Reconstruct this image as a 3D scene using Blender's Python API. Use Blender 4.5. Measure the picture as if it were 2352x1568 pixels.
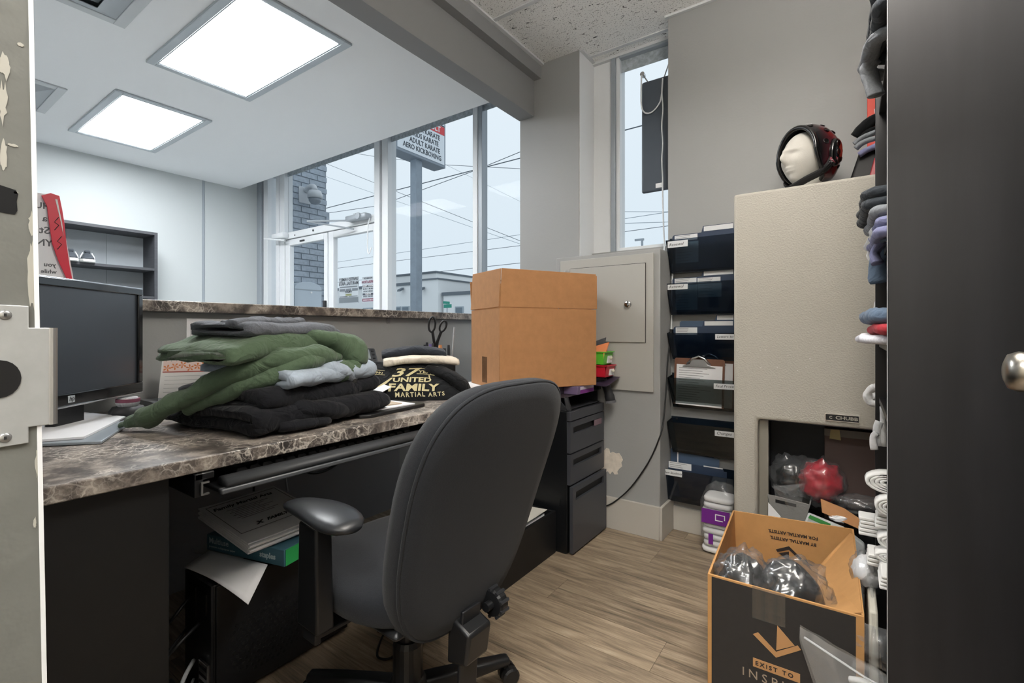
import bpy, math, random
from mathutils import Vector, Matrix, noise
random.seed(7)
for _o in list(bpy.data.objects): bpy.data.objects.remove(_o)
SC = bpy.context.scene
COL = SC.collection
PI = math.pi
R = math.radians

# ---------------------------------------------------------------- camera
cam_d = bpy.data.cameras.new('camera'); cam = bpy.data.objects.new('camera', cam_d); COL.objects.link(cam)
cam_d.sensor_width = 36.0; cam_d.lens = 36.0*1100/2352; cam_d.shift_y = -26/2352
cam_d.clip_start = 0.02; cam_d.clip_end = 500
cam.location = (0, 0, 1.1); cam.rotation_euler = (PI/2, 0, R(35.2))
SC.camera = cam

# ---------------------------------------------------------------- world: bright overcast sky
W = bpy.data.worlds.new('sky'); SC.world = W; W.use_nodes = True
_n = W.node_tree.nodes; _l = W.node_tree.links
_n['Background'].inputs['Strength'].default_value = 1.0
_tc = _n.new('ShaderNodeTexCoord'); _sx = _n.new('ShaderNodeSeparateXYZ'); _cr = _n.new('ShaderNodeValToRGB')
_l.new(_tc.outputs['Generated'], _sx.inputs[0]); _l.new(_sx.outputs['Z'], _cr.inputs[0]); _l.new(_cr.outputs[0], _n['Background'].inputs['Color'])
_cr.color_ramp.elements[0].position = 0.0; _cr.color_ramp.elements[0].color = (0.56, 0.645, 0.71, 1)
_cr.color_ramp.elements[1].position = 0.7; _cr.color_ramp.elements[1].color = (0.68, 0.74, 0.79, 1)
SC.view_settings.view_transform = 'Standard'; SC.view_settings.look = 'None'
SC.view_settings.gamma = 1.0; SC.view_settings.use_curve_mapping = False
SC.view_settings.exposure = 0.38
OFFICE_FILL = 21.0     # unseen office lamp; pendant form made up to brighten ceiling and walls
LOBBY_LIGHT = 22.0      # the lobby panels in view
HALL_FILL = 36.0       # unseen hallway panel added behind the camera for frontal fill

# ---------------------------------------------------------------- materials
def lin(c):
    if isinstance(c, str):
        c = [int(c[i:i+2], 16)/255 for i in (0, 2, 4)]
        c = [x/12.92 if x <= .04045 else ((x+.055)/1.055)**2.4 for x in c]
    return (c[0], c[1], c[2], 1.0)
MATS = {}
def mat(name, col, rough=.6, metal=0.0, spec=.5, noise_amt=0.0, nscale=20.0, bump=0.0, bscale=200.0, stretch=(1,1,1), emit=None, estr=0.0, sheen=0.0, coat=0.0, col2=None):
    if name in MATS: return MATS[name]
    m = bpy.data.materials.new(name); m.use_nodes = True; MATS[name] = m
    nt = m.node_tree; b = nt.nodes['Principled BSDF']
    c = lin(col)
    b.inputs['Base Color'].default_value = c; b.inputs['Roughness'].default_value = rough; b.inputs['Metallic'].default_value = metal
    b.inputs['Specular IOR Level'].default_value = spec
    if sheen: b.inputs['Sheen Weight'].default_value = sheen; b.inputs['Sheen Roughness'].default_value = .5
    if coat: b.inputs['Coat Weight'].default_value = coat; b.inputs['Coat Roughness'].default_value = .08
    if emit: b.inputs['Emission Color'].default_value = lin(emit); b.inputs['Emission Strength'].default_value = estr
    if noise_amt or bump or col2:
        tc = nt.nodes.new('ShaderNodeTexCoord'); mp = nt.nodes.new('ShaderNodeMapping'); mp.inputs['Scale'].default_value = stretch
        nt.links.new(tc.outputs['Object'], mp.inputs[0])
    if noise_amt or col2:
        nz = nt.nodes.new('ShaderNodeTexNoise'); nz.inputs['Scale'].default_value = nscale; nz.inputs['Detail'].default_value = 5; nz.inputs['Roughness'].default_value = .6
        nt.links.new(mp.outputs[0], nz.inputs['Vector'])
        cr = nt.nodes.new('ShaderNodeValToRGB'); nt.links.new(nz.outputs['Fac'], cr.inputs[0])
        c2 = lin(col2) if col2 else c
        a = 1-noise_amt; d = 1+noise_amt
        cr.color_ramp.elements[0].position = .3; cr.color_ramp.elements[1].position = .7
        cr.color_ramp.elements[0].color = (c[0]*a, c[1]*a, c[2]*a, 1); cr.color_ramp.elements[1].color = (c2[0]*d, c2[1]*d, c2[2]*d, 1)
        nt.links.new(cr.outputs[0], b.inputs['Base Color'])
    if bump:
        nb = nt.nodes.new('ShaderNodeTexNoise'); nb.inputs['Scale'].default_value = bscale; nb.inputs['Detail'].default_value = 3
        nt.links.new(mp.outputs[0], nb.inputs['Vector'])
        bp = nt.nodes.new('ShaderNodeBump'); bp.inputs['Strength'].default_value = bump; bp.inputs['Distance'].default_value = .002
        nt.links.new(nb.outputs['Fac'], bp.inputs['Height']); nt.links.new(bp.outputs[0], b.inputs['Normal'])
    return m
def thin_glass(name, tint=(.95, .98, 1), gloss=.06, rough=.02, alpha=None, col=None):
    """thin sheet: transparent + a little gloss (+ a tinted diffuse share for smoky plastic)"""
    if name in MATS: return MATS[name]
    m = bpy.data.materials.new(name); m.use_nodes = True; MATS[name] = m
    nt = m.node_tree; nt.nodes.clear()
    out = nt.nodes.new('ShaderNodeOutputMaterial'); tr = nt.nodes.new('ShaderNodeBsdfTransparent'); gl = nt.nodes.new('ShaderNodeBsdfGlossy'); mx = nt.nodes.new('ShaderNodeMixShader')
    tr.inputs['Color'].default_value = (*tint, 1); gl.inputs['Roughness'].default_value = rough
    lw = nt.nodes.new('ShaderNodeLayerWeight'); lw.inputs['Blend'].default_value = .35
    mm = nt.nodes.new('ShaderNodeMath'); mm.operation = 'MULTIPLY_ADD'; mm.inputs[1].default_value = gloss*4; mm.inputs[2].default_value = gloss
    nt.links.new(lw.outputs['Facing'], mm.inputs[0]); nt.links.new(mm.outputs[0], mx.inputs[0])
    nt.links.new(tr.outputs[0], mx.inputs[1]); nt.links.new(gl.outputs[0], mx.inputs[2])
    last = mx
    if alpha is not None:
        df = nt.nodes.new('ShaderNodeBsdfDiffuse'); df.inputs['Color'].default_value = lin(col)
        m2 = nt.nodes.new('ShaderNodeMixShader'); m2.inputs[0].default_value = alpha
        nt.links.new(mx.outputs[0], m2.inputs[1]); nt.links.new(df.outputs[0], m2.inputs[2]); last = m2
    nt.links.new(last.outputs[0], out.inputs['Surface'])
    return m
def film(name, milk=.08, gloss=.14):
    return thin_glass(name, tint=(.95, .955, .96), gloss=gloss, rough=.22, alpha=milk, col='e8ecef')

# ---------------------------------------------------------------- mesh builder
class MB:
    def __init__(s): s.v = []; s.f = []; s.m = []; s.cur = 0
    def add(s, vs, fs):
        o = len(s.v); s.v += [tuple(v) for v in vs]; s.f += [tuple(i+o for i in f) for f in fs]; s.m += [s.cur]*len(fs); return s
    def box(s, x0, y0, z0, x1, y1, z1):
        if x0 > x1: x0, x1 = x1, x0
        if y0 > y1: y0, y1 = y1, y0
        if z0 > z1: z0, z1 = z1, z0
        return s.add([(x0,y0,z0),(x1,y0,z0),(x1,y1,z0),(x0,y1,z0),(x0,y0,z1),(x1,y0,z1),(x1,y1,z1),(x0,y1,z1)],
                     [(0,3,2,1),(4,5,6,7),(0,1,5,4),(1,2,6,5),(2,3,7,6),(3,0,4,7)])
    def hexa(s, b, t):
        """box from 4 bottom and 4 top corners (counter-clockwise from above)"""
        return s.add(list(b)+list(t), [(0,3,2,1),(4,5,6,7),(0,1,5,4),(1,2,6,5),(2,3,7,6),(3,0,4,7)])
    def prism(s, poly, h, M=None):
        """2-D polygon (x,y) extruded by h along z, then transformed"""
        n = len(poly); vs = [Vector((x, y, 0)) for x, y in poly]+[Vector((x, y, h)) for x, y in poly]
        if M is not None: vs = [M @ v for v in vs]
        return s.add(vs, [tuple(range(n-1, -1, -1)), tuple(range(n, 2*n))]+[(i, (i+1) % n, n+(i+1) % n, n+i) for i in range(n)])
    def loft(s, rings, caps=True, closed=True):
        n = len(rings[0]); vs = [p for r in rings for p in r]; fs = []
        for j in range(len(rings)-1):
            for i in range(n if closed else n-1):
                a = j*n+i; b = j*n+(i+1) % n
                fs.append((a, b, b+n, a+n))
        if caps: fs.append(tuple(range(n-1, -1, -1))); k = (len(rings)-1)*n; fs.append(tuple(range(k, k+n)))
        return s.add(vs, fs)
    def tube(s, pts, r, n=8, flat=1.0, caps=True, wob=0, wf=20, seed=0):
        """tube through 3-D points; r a number or a list; flat squashes the section along its 'up'"""
        pts = [Vector(p) for p in pts]; k = len(pts); rr = r if isinstance(r, (list, tuple)) else [r]*k
        rings = []; up = None
        for i, p in enumerate(pts):
            t = (pts[min(i+1, k-1)]-pts[max(i-1, 0)]).normalized()
            if up is None: up = Vector((0,0,1)) if abs(t.z) < .9 else Vector((0,1,0))
            side = t.cross(up).normalized(); u2 = side.cross(t).normalized(); up = u2
            ring = []
            for j in range(n):
                a = 2*PI*j/n; q = p+side*math.cos(a)*rr[i]+u2*math.sin(a)*rr[i]*flat
                if wob:
                    d = (q-p).normalized(); q = q+d*wob*noise.noise(Vector((q.x*wf+seed, q.y*wf, q.z*wf)))
                ring.append(q)
            rings.append(ring)
        return s.loft(rings, caps)
    def cyl(s, p0, p1, r0, r1=None, n=16): return s.tube([p0, p1], [r0, r0 if r1 is None else r1], n)
    def lathe(s, prof, n=24, c=(0,0,0), M=None):
        rings = []
        for r, z in prof:
            ring = [Vector((r*math.cos(2*PI*i/n), r*math.sin(2*PI*i/n), z)) for i in range(n)]
            rings.append([((M @ p) if M is not None else p)+Vector(c) for p in ring])
        return s.loft(rings, True)
    def grid(s, fn, nu, nv, wrapu=False, wrapv=False):
        vs = []; fs = []
        for j in range(nv+1 if not wrapv else nv):
            for i in range(nu+1 if not wrapu else nu): vs.append(fn(i/nu, j/nv))
        w = nu if wrapu else nu+1; hh = nv if wrapv else nv+1
        for j in range(nv):
            for i in range(nu):
                i2 = (i+1) % w; j2 = (j+1) % hh
                fs.append((j*w+i, j*w+i2, j2*w+i2, j2*w+i))
        return s.add(vs, fs)
    def move(s, M):
        s.v = [tuple(M @ Vector(v)) for v in s.v]; return s
def B(*a): return MB().box(*a)
def mesh(name, mb, m):
    me = bpy.data.meshes.new(name); me.from_pydata(mb.v, [], mb.f); me.update()
    for mm in (m if isinstance(m, (list, tuple)) else [m]): me.materials.append(mm)
    if any(mb.m):
        me.polygons.foreach_set('material_index', mb.m)
    return me
def obj(name, mb, m, parent=None, bev=0, smooth=False, sub=0, solid=0, seg=2, loc=None, world=True, label=None):
    """link ONE mesh object; geometry in world coordinates is shifted into the parent's frame when world=True and the parent is an unrotated root"""
    me = mesh(name, mb, m); o = bpy.data.objects.new(name, me); COL.objects.link(o)
    if parent is not None:
        o.parent = parent
        if world:
            off = parent.get('_off')
            if off is not None: me.transform(Matrix.Translation(-Vector(off)))
            if off is not None: o['_off'] = off
    if loc is not None: o.location = loc
    if solid:
        md = o.modifiers.new('solid', 'SOLIDIFY'); md.thickness = solid; md.offset = 0
    if bev:
        md = o.modifiers.new('bevel', 'BEVEL'); md.width = bev; md.segments = seg; md.limit_method = 'ANGLE'; md.angle_limit = R(40); md.harden_normals = False
    if sub:
        md = o.modifiers.new('sub', 'SUBSURF'); md.levels = sub; md.render_levels = sub
    if smooth or bev:
        me.polygons.foreach_set('use_smooth', [True]*len(me.polygons))
    if bev and not smooth:
        try: me.set_sharp_from_angle(angle=R(35))
        except Exception: pass
    if label: o['label'] = label
    return o
def tag(o, label, cat, group=None):
    o['label'] = label; o['category'] = cat
    if group: o['group'] = group
    return o
def thing(name, label, cat, loc=(0,0,0), rz=0.0, group=None):
    o = bpy.data.objects.new(name, None); COL.objects.link(o); o.location = loc; o.rotation_euler = (0,0,rz); o.empty_display_size = .05
    if rz == 0: o['_off'] = tuple(loc)
    return tag(o, label, cat, group)
def struct(o, label=None):
    o['kind'] = 'structure'
    if label: o['label'] = label
    return o
def sroot(name, loc=(0,0,0)):
    o = bpy.data.objects.new(name, None); COL.objects.link(o); o.location = loc; o['_off'] = tuple(loc); o['kind'] = 'structure'; o.empty_display_size = .05
    return o
def shared(o, name, parent, loc, rot=None):
    c = o.copy(); COL.objects.link(c); c.name = name; c.parent = parent; c.location = loc
    if rot is not None: c.rotation_euler = rot
    return c
def frame(origin, xdir, ydir):
    x = Vector(xdir).normalized(); y = Vector(ydir); y = (y-x*y.dot(x)).normalized(); z = x.cross(y)
    return Matrix(((x.x, y.x, z.x, origin[0]), (x.y, y.y, z.y, origin[1]), (x.z, y.z, z.z, origin[2]), (0,0,0,1)))
def text_mb(body, size, align='LEFT', bold=0.0, shear=0.0, sx=1.0, mirror=False, depth=.0006, spacing=1.0):
    cu = bpy.data.curves.new('lettering', 'FONT'); cu.body = body; cu.size = size; cu.align_x = align; cu.extrude = depth/2; cu.offset = bold*size; cu.shear = shear; cu.space_character = spacing; cu.resolution_u = 2
    o = bpy.data.objects.new('lettering', cu); COL.objects.link(o)
    bpy.context.view_layer.update()
    me = bpy.data.meshes.new_from_object(o.evaluated_get(bpy.context.evaluated_depsgraph_get()))
    mb = MB(); mb.v = [(v.co.x*sx*(-1 if mirror else 1), v.co.y, v.co.z) for v in me.vertices]; mb.f = [tuple(p.vertices) for p in me.polygons]; mb.m = [0]*len(mb.f)
    bpy.data.objects.remove(o); bpy.data.curves.remove(cu); bpy.data.meshes.remove(me)
    return mb
def text(body, size, M, m, parent, name='lettering', world=True, **k):
    """lettering in the xy plane of M, facing +z of M"""
    return obj(name, text_mb(body, size, **k).move(M), m, parent, world=world)
def N(p, f, seed=0.0): return noise.noise(Vector((p[0]*f+seed, p[1]*f+seed*.7, p[2]*f-seed)))
def smoothpath(pts, k=6):
    pts = [Vector(p) for p in pts]; out = []
    n = len(pts)
    for i in range(n-1):
        p0 = pts[max(i-1,0)]; p1 = pts[i]; p2 = pts[i+1]; p3 = pts[min(i+2,n-1)]
        for j in range(k):
            t = j/k
            out.append(.5*((2*p1)+(p2-p0)*t+(2*p0-5*p1+4*p2-p3)*t*t+(3*p1-p0-3*p2+p3)*t**3))
    out.append(pts[-1]); return out
# ---------------------------------------------------------------- surface materials
def nodes_mat(name):
    m = bpy.data.materials.new(name); m.use_nodes = True; MATS[name] = m
    nt = m.node_tree; b = nt.nodes['Principled BSDF']
    tc = nt.nodes.new('ShaderNodeTexCoord'); mp = nt.nodes.new('ShaderNodeMapping'); nt.links.new(tc.outputs['Object'], mp.inputs[0])
    return m, nt, b, mp
def add_node(nt, kind, **inp):
    n = nt.nodes.new(kind)
    for k, v in inp.items():
        n.inputs[k.replace('_', ' ')].default_value = v
    return n
def ramp(nt, stops):
    r = nt.nodes.new('ShaderNodeValToRGB'); e = r.color_ramp.elements
    while len(e) < len(stops): e.new(.5)
    for i, (p, c) in enumerate(stops): e[i].position = p; e[i].color = lin(c)
    return r
def wood_floor():
    m, nt, b, mp = nodes_mat('vinyl_plank')
    oi = nt.nodes.new('ShaderNodeObjectInfo')
    off = nt.nodes.new('ShaderNodeVectorMath'); off.operation = 'MULTIPLY_ADD'
    cmb = nt.nodes.new('ShaderNodeCombineXYZ'); nt.links.new(oi.outputs['Random'], cmb.inputs[0]); nt.links.new(oi.outputs['Random'], cmb.inputs[1])
    nt.links.new(cmb.outputs[0], off.inputs[0]); off.inputs[1].default_value = (37, 53, 0); nt.links.new(mp.outputs[0], off.inputs[2])
    sc = nt.nodes.new('ShaderNodeVectorMath'); sc.operation = 'MULTIPLY'; sc.inputs[1].default_value = (1.6, 17, 1); nt.links.new(off.outputs[0], sc.inputs[0])
    n1 = add_node(nt, 'ShaderNodeTexNoise', Scale=1.6, Detail=8, Roughness=.68, Distortion=.9); nt.links.new(sc.outputs[0], n1.inputs['Vector'])
    sc2 = nt.nodes.new('ShaderNodeVectorMath'); sc2.operation = 'MULTIPLY'; sc2.inputs[1].default_value = (5, 150, 1); nt.links.new(off.outputs[0], sc2.inputs[0])
    n2 = add_node(nt, 'ShaderNodeTexNoise', Scale=1.0, Detail=4, Roughness=.7); nt.links.new(sc2.outputs[0], n2.inputs['Vector'])
    mx = nt.nodes.new('ShaderNodeMath'); mx.operation = 'MULTIPLY_ADD'; mx.inputs[1].default_value = .30; nt.links.new(n2.outputs['Fac'], mx.inputs[0])
    ad = nt.nodes.new('ShaderNodeMath'); ad.operation = 'MULTIPLY'; ad.inputs[1].default_value = .70; nt.links.new(n1.outputs['Fac'], ad.inputs[0]); nt.links.new(ad.outputs[0], mx.inputs[2])
    r = ramp(nt, [(.34, '52483e'), (.47, '80715f'), (.56, '998873'), (.68, 'b0a18d')]); nt.links.new(mx.outputs[0], r.inputs[0])
    hs = nt.nodes.new('ShaderNodeHueSaturation'); mr = nt.nodes.new('ShaderNodeMapRange'); mr.inputs['To Min'].default_value = .88; mr.inputs['To Max'].default_value = 1.1
    nt.links.new(oi.outputs['Random'], mr.inputs['Value']); nt.links.new(mr.outputs[0], hs.inputs['Value']); nt.links.new(r.outputs[0], hs.inputs['Color'])
    nt.links.new(hs.outputs[0], b.inputs['Base Color']); b.inputs['Roughness'].default_value = .42
    bp = add_node(nt, 'ShaderNodeBump', Strength=.15, Distance=.001); nt.links.new(mx.outputs[0], bp.inputs['Height']); nt.links.new(bp.outputs[0], b.inputs['Normal'])
    return m
def marble():
    m, nt, b, mp = nodes_mat('marbled_laminate')
    nz = add_node(nt, 'ShaderNodeTexNoise', Scale=9, Detail=5, Roughness=.6); nt.links.new(mp.outputs[0], nz.inputs['Vector'])
    mix = nt.nodes.new('ShaderNodeVectorMath'); mix.operation = 'MULTIPLY_ADD'; mix.inputs[1].default_value = (.09, .09, .09); nt.links.new(nz.outputs['Color'], mix.inputs[0]); nt.links.new(mp.outputs[0], mix.inputs[2])
    vo = nt.nodes.new('ShaderNodeTexVoronoi'); vo.feature = 'DISTANCE_TO_EDGE'; vo.inputs['Scale'].default_value = 26; nt.links.new(mix.outputs[0], vo.inputs['Vector'])
    vo2 = nt.nodes.new('ShaderNodeTexVoronoi'); vo2.feature = 'DISTANCE_TO_EDGE'; vo2.inputs['Scale'].default_value = 55; nt.links.new(mix.outputs[0], vo2.inputs['Vector'])
    n2 = add_node(nt, 'ShaderNodeTexNoise', Scale=13, Detail=6, Roughness=.65); nt.links.new(mp.outputs[0], n2.inputs['Vector'])
    base = ramp(nt, [(.36, '3a3634'), (.5, '665e59'), (.62, 'a0968c')]); nt.links.new(n2.outputs['Fac'], base.inputs[0])
    v1 = ramp(nt, [(0, 'ffffff'), (.075, '000000')]); nt.links.new(vo.outputs['Distance'], v1.inputs[0])
    v2 = ramp(nt, [(0, 'bbbbbb'), (.06, '000000')]); nt.links.new(vo2.outputs['Distance'], v2.inputs[0])
    mm = nt.nodes.new('ShaderNodeMath'); mm.operation = 'MAXIMUM'; nt.links.new(v1.outputs[0], mm.inputs[0]); nt.links.new(v2.outputs[0], mm.inputs[1])
    n3 = add_node(nt, 'ShaderNodeTexNoise', Scale=7, Detail=3); nt.links.new(mp.outputs[0], n3.inputs['Vector'])
    r3 = ramp(nt, [(.38, '000000'), (.56, 'f0f0f0')]); nt.links.new(n3.outputs['Fac'], r3.inputs[0])
    mu = nt.nodes.new('ShaderNodeMath'); mu.operation = 'MULTIPLY'; nt.links.new(mm.outputs[0], mu.inputs[0]); nt.links.new(r3.outputs[0], mu.inputs[1])
    mc = nt.nodes.new('ShaderNodeMix'); mc.data_type = 'RGBA'; nt.links.new(mu.outputs[0], mc.inputs[0]); nt.links.new(base.outputs[0], mc.inputs[6]); mc.inputs[7].default_value = lin('ddd5cb')
    nt.links.new(mc.outputs[2], b.inputs['Base Color']); b.inputs['Roughness'].default_value = .34
    return m
def acoustic():
    m, nt, b, mp = nodes_mat('acoustic_tile')
    mp.inputs['Scale'].default_value = (1, 1, 1)
    sc = nt.nodes.new('ShaderNodeVectorMath'); sc.operation = 'MULTIPLY'; sc.inputs[1].default_value = (24, 60, 1); nt.links.new(mp.outputs[0], sc.inputs[0])
    n1 = add_node(nt, 'ShaderNodeTexNoise', Scale=1, Detail=2, Roughness=.5, Distortion=1.2); nt.links.new(sc.outputs[0], n1.inputs['Vector'])
    n2 = add_node(nt, 'ShaderNodeTexNoise', Scale=150, Detail=1); nt.links.new(mp.outputs[0], n2.inputs['Vector'])
    r1 = ramp(nt, [(.29, '5c5c5c'), (.355, 'ffffff')]); nt.links.new(n1.outputs['Fac'], r1.inputs[0])
    r2 = ramp(nt, [(.30, '777777'), (.37, 'ffffff')]); nt.links.new(n2.outputs['Fac'], r2.inputs[0])
    mu = nt.nodes.new('ShaderNodeMix'); mu.data_type = 'RGBA'; mu.blend_type = 'MULTIPLY'; mu.inputs[0].default_value = 1; nt.links.new(r1.outputs[0], mu.inputs[6]); nt.links.new(r2.outputs[0], mu.inputs[7])
    mv = nt.nodes.new('ShaderNodeMix'); mv.data_type = 'RGBA'; mv.blend_type = 'MULTIPLY'; mv.inputs[0].default_value = 1; nt.links.new(mu.outputs[2], mv.inputs[6]); mv.inputs[7].default_value = lin('f2f2f0')
    nt.links.new(mv.outputs[2], b.inputs['Base Color']); b.inputs['Roughness'].default_value = .95
    bp = add_node(nt, 'ShaderNodeBump', Strength=.6, Distance=.003); nt.links.new(mu.outputs[2], bp.inputs['Height']); nt.links.new(bp.outputs[0], b.inputs['Normal'])
    return m
FLOOR_M = wood_floor(); MARBLE = marble(); TILE_M = acoustic()
GREY = mat('grey_wall_paint', '999a99', .55, bump=.25, bscale=90)
CEILW = mat('lobby_ceiling_paint', 'eef1f3', .8, bump=.1, bscale=60)
LOBW = mat('lobby_wall_paint', 'c3c9ca', .7)
WHITE = mat('white_paint', 'e6e8ea', .45)
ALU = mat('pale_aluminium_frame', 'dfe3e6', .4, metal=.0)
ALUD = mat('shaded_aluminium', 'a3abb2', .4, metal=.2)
GLASS = thin_glass('window_glass', tint=(.97, .98, .985), gloss=.0012)
BASEP = mat('baseboard_paint', 'b5b1a9', .45)
BLACKP = mat('black_plastic', '17181a', .38)
DARKP = mat('charcoal_plastic', '2b2c2f', .42)
STEEL = mat('brushed_steel', 'b9babb', .32, metal=.9)
CHROME = mat('chrome', 'd8d8da', .15, metal=1)
PAPER = mat('white_paper', 'e8e8ea', .8)
INK = mat('black_ink', '1b1b1d', .7)
INKG = mat('grey_ink', '6a6c70', .8)

# ---------------------------------------------------------------- office floor: vinyl planks laid along X
fl = struct(obj('floor', B(-2.45, -1.6, -.06, .45, 2.95, -.004), mat('subfloor', '3c352d', .9)))
pw, pl = .178, 1.22
pm = B(.0006, .0006, -.004, pl-.0006, pw-.0006, 0)
first = None; row = 0; y = -.62
while y < 2.72:
    x = -2.45-random.random()*pl
    while x < .45:
        x0 = max(x, -2.42); x1 = min(x+pl, .44)
        if x1-x0 > .02 and y > -1.6:
            if x0 == x and x1 == x+pl and first is not None:
                shared(first, 'plank', fl, (x, y, 0))
            else:
                o = obj('plank', B(.0006, .0006, -.004, x1-x0-.0006, pw-.0006, 0), FLOOR_M, fl, world=False, loc=(x0, y, 0))
                if x0 == x and x1 == x+pl: first = o
        x += pl
    y += pw
struct(obj('floor_lobby', B(-5.8, -.1, -.06, -2.45, 2.95, 0), mat('lobby_floor_tile', 'e0e0de', .5, noise_amt=.1, nscale=5)))

# ---------------------------------------------------------------- walls
struct(obj('wall_back', B(-.83, 2.69, 0, .45, 2.76, 2.95), GREY))
struct(obj('wall_pier', B(-1.83, 2.69, 0, -1.385, 2.98, 2.95), GREY))
struct(obj('wall_window_sill', B(-1.385, 2.86, 0, .55, 2.98, 1.6), GREY))
struct(obj('wall_right', B(.42, -.03, 0, .55, 2.69, 2.95), GREY))
wf = struct(obj('wall_front', MB().box(-5.8, -.03, 0, -.61, .095, 2.95).box(.29, -.03, 0, .55, .095, 2.95).box(-.61, -.03, 2.2, .29, .095, 2.95), GREY))
struct(obj('wall_left', MB().box(-5.8, -.03, 0, -5.65, 2.27, 2.95).box(-5.8, 2.27, 0, -5.66, 2.30, 2.95).box(-5.8, 2.30, 0, -5.655, 2.95, 2.95), LOBW))
struct(obj('trim_1', B(-5.66, 2.272, 0, -5.652, 2.298, 2.7), ALUD, bev=.002))
struct(obj('wall_counter', B(-2.44, .095, 0, -2.335, 2.84, 1.174), GREY))
hall = struct(obj('wall_hallway', MB().box(-1.6, -1.7, 0, 1.4, -1.6, 2.6).box(-1.6, -1.6, 0, -1.5, -.03, 2.6).box(1.3, -1.6, 0, 1.4, -.03, 2.6), mat('hall_paint', 'c9c2b4', .7)))
struct(obj('ceiling_hallway', B(-1.6, -1.7, 2.6, 1.4, -.03, 2.7), CEILW))
struct(obj('floor_hallway', B(.45, -1.7, -.06, 1.4, -.03, 0), mat('subfloor', '', 1)))
# white return beside the slim window
struct(obj('trim_2', MB().box(-1.3845, 2.695, 1.56, -1.379, 2.9, 2.85).box(-1.385, 2.895, 1.56, -1.25, 2.905, 2.85), WHITE))
# baseboards
struct(obj('baseboard_back', MB().box(-1.44, 2.485, 0, -.813, 2.5, .175).box(-.813, 2.485, 0, -.798, 2.69, .175), BASEP, bev=.003))
struct(obj('baseboard_right', B(-.798, 2.676, 0, -.41, 2.69, .13), BASEP, bev=.003))

# ---------------------------------------------------------------- office ceiling: mineral tiles in a grid
ce = struct(obj('ceiling', B(-1.70, -.03, 2.87, .45, 2.95, 2.95), CEILW))
xs = [-1.662, -.42, .42]; ys = [-.03, .17, .83, 1.49, 2.15, 2.80, 2.885]
for i in range(2):
    for j in range(6):
        w = xs[i+1]-xs[i]; d = ys[j+1]-ys[j]
        obj('ceiling_tile', B(.011, .011, 0, w-.011, d-.011, .012), TILE_M, ce, world=False, loc=(xs[i], ys[j], 2.852))
GRID_M = mat('white_grid_metal', 'd4d6d8', .4)
g = MB()
for x in xs[1:2]: g.box(x-.012, -.03, 2.846, x+.012, 2.885, 2.858)
obj('grid_runner', g, GRID_M, ce)
for yy in ys[1:6]: obj('grid_runner', B(-1.66, yy-.012, 2.846, .42, yy+.012, 2.858), GRID_M, ce)
obj('wall_angle', B(-1.662, -.03, 2.840, -1.640, 2.69, 2.852), GRID_M, ce)
obj('wall_angle', MB().box(-1.385, 2.868, 2.835, -.83, 2.90, 2.858).box(-1.379, 2.69, 2.843, -1.36, 2.88, 2.855), GRID_M, ce)
obj('wall_angle', B(-.845, 2.672, 2.840, .42, 2.69, 2.852), GRID_M, ce)
# beam between office and lobby
BEAM = mat('beam_paint', '8f9091', .6)
bm_ = struct(obj('ceiling_beam', B(-1.836, -.03, 2.52, -1.717, 2.69, 2.95), BEAM))
obj('upper_step', B(-1.717, -.03, 2.757, -1.662, 2.69, 2.90), BEAM, bm_)
# lobby ceiling and the pocket above the storefront
struct(obj('ceiling_lobby', MB().box(-5.66, -.03, 2.7, -1.836, 2.62, 2.75).box(-5.66, 2.62, 2.7, -1.836, 2.66, 3.05).box(-5.8, 2.66, 3.0, -1.83, 3.0, 3.05), CEILW))

# ---------------------------------------------------------------- storefront: frames, glass, entry door
YW = 2.90
w1 = sroot('window_1', (-3.5, YW, 0))
def bar(x0, x1, z0, z1, y0=YW-.03, y1=YW+.07, m=None, p=None, name='mullion', bev=.003): return obj(name, B(x0, y0, z0, x1, y1, z1), m or ALU, p or w1, bev=bev)
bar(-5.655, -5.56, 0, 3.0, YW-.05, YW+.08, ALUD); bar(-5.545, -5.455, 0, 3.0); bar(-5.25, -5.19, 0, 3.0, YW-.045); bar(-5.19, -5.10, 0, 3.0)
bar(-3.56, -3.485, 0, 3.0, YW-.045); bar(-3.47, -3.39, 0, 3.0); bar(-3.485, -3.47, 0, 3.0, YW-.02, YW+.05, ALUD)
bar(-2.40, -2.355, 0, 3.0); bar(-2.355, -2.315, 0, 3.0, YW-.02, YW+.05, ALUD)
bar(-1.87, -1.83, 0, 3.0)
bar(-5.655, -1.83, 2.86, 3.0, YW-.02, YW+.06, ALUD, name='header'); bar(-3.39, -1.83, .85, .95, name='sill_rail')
for a, b_, z0, z1 in ((-5.455, -5.25, .05, 2.86), (-5.10, -3.56, 2.17, 2.86), (-3.39, -2.40, .95, 2.86), (-2.315, -1.87, .95, 2.86)):
    obj('pane', B(a, YW+.015, z0, b_, YW+.021, z1), GLASS, w1)
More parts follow.
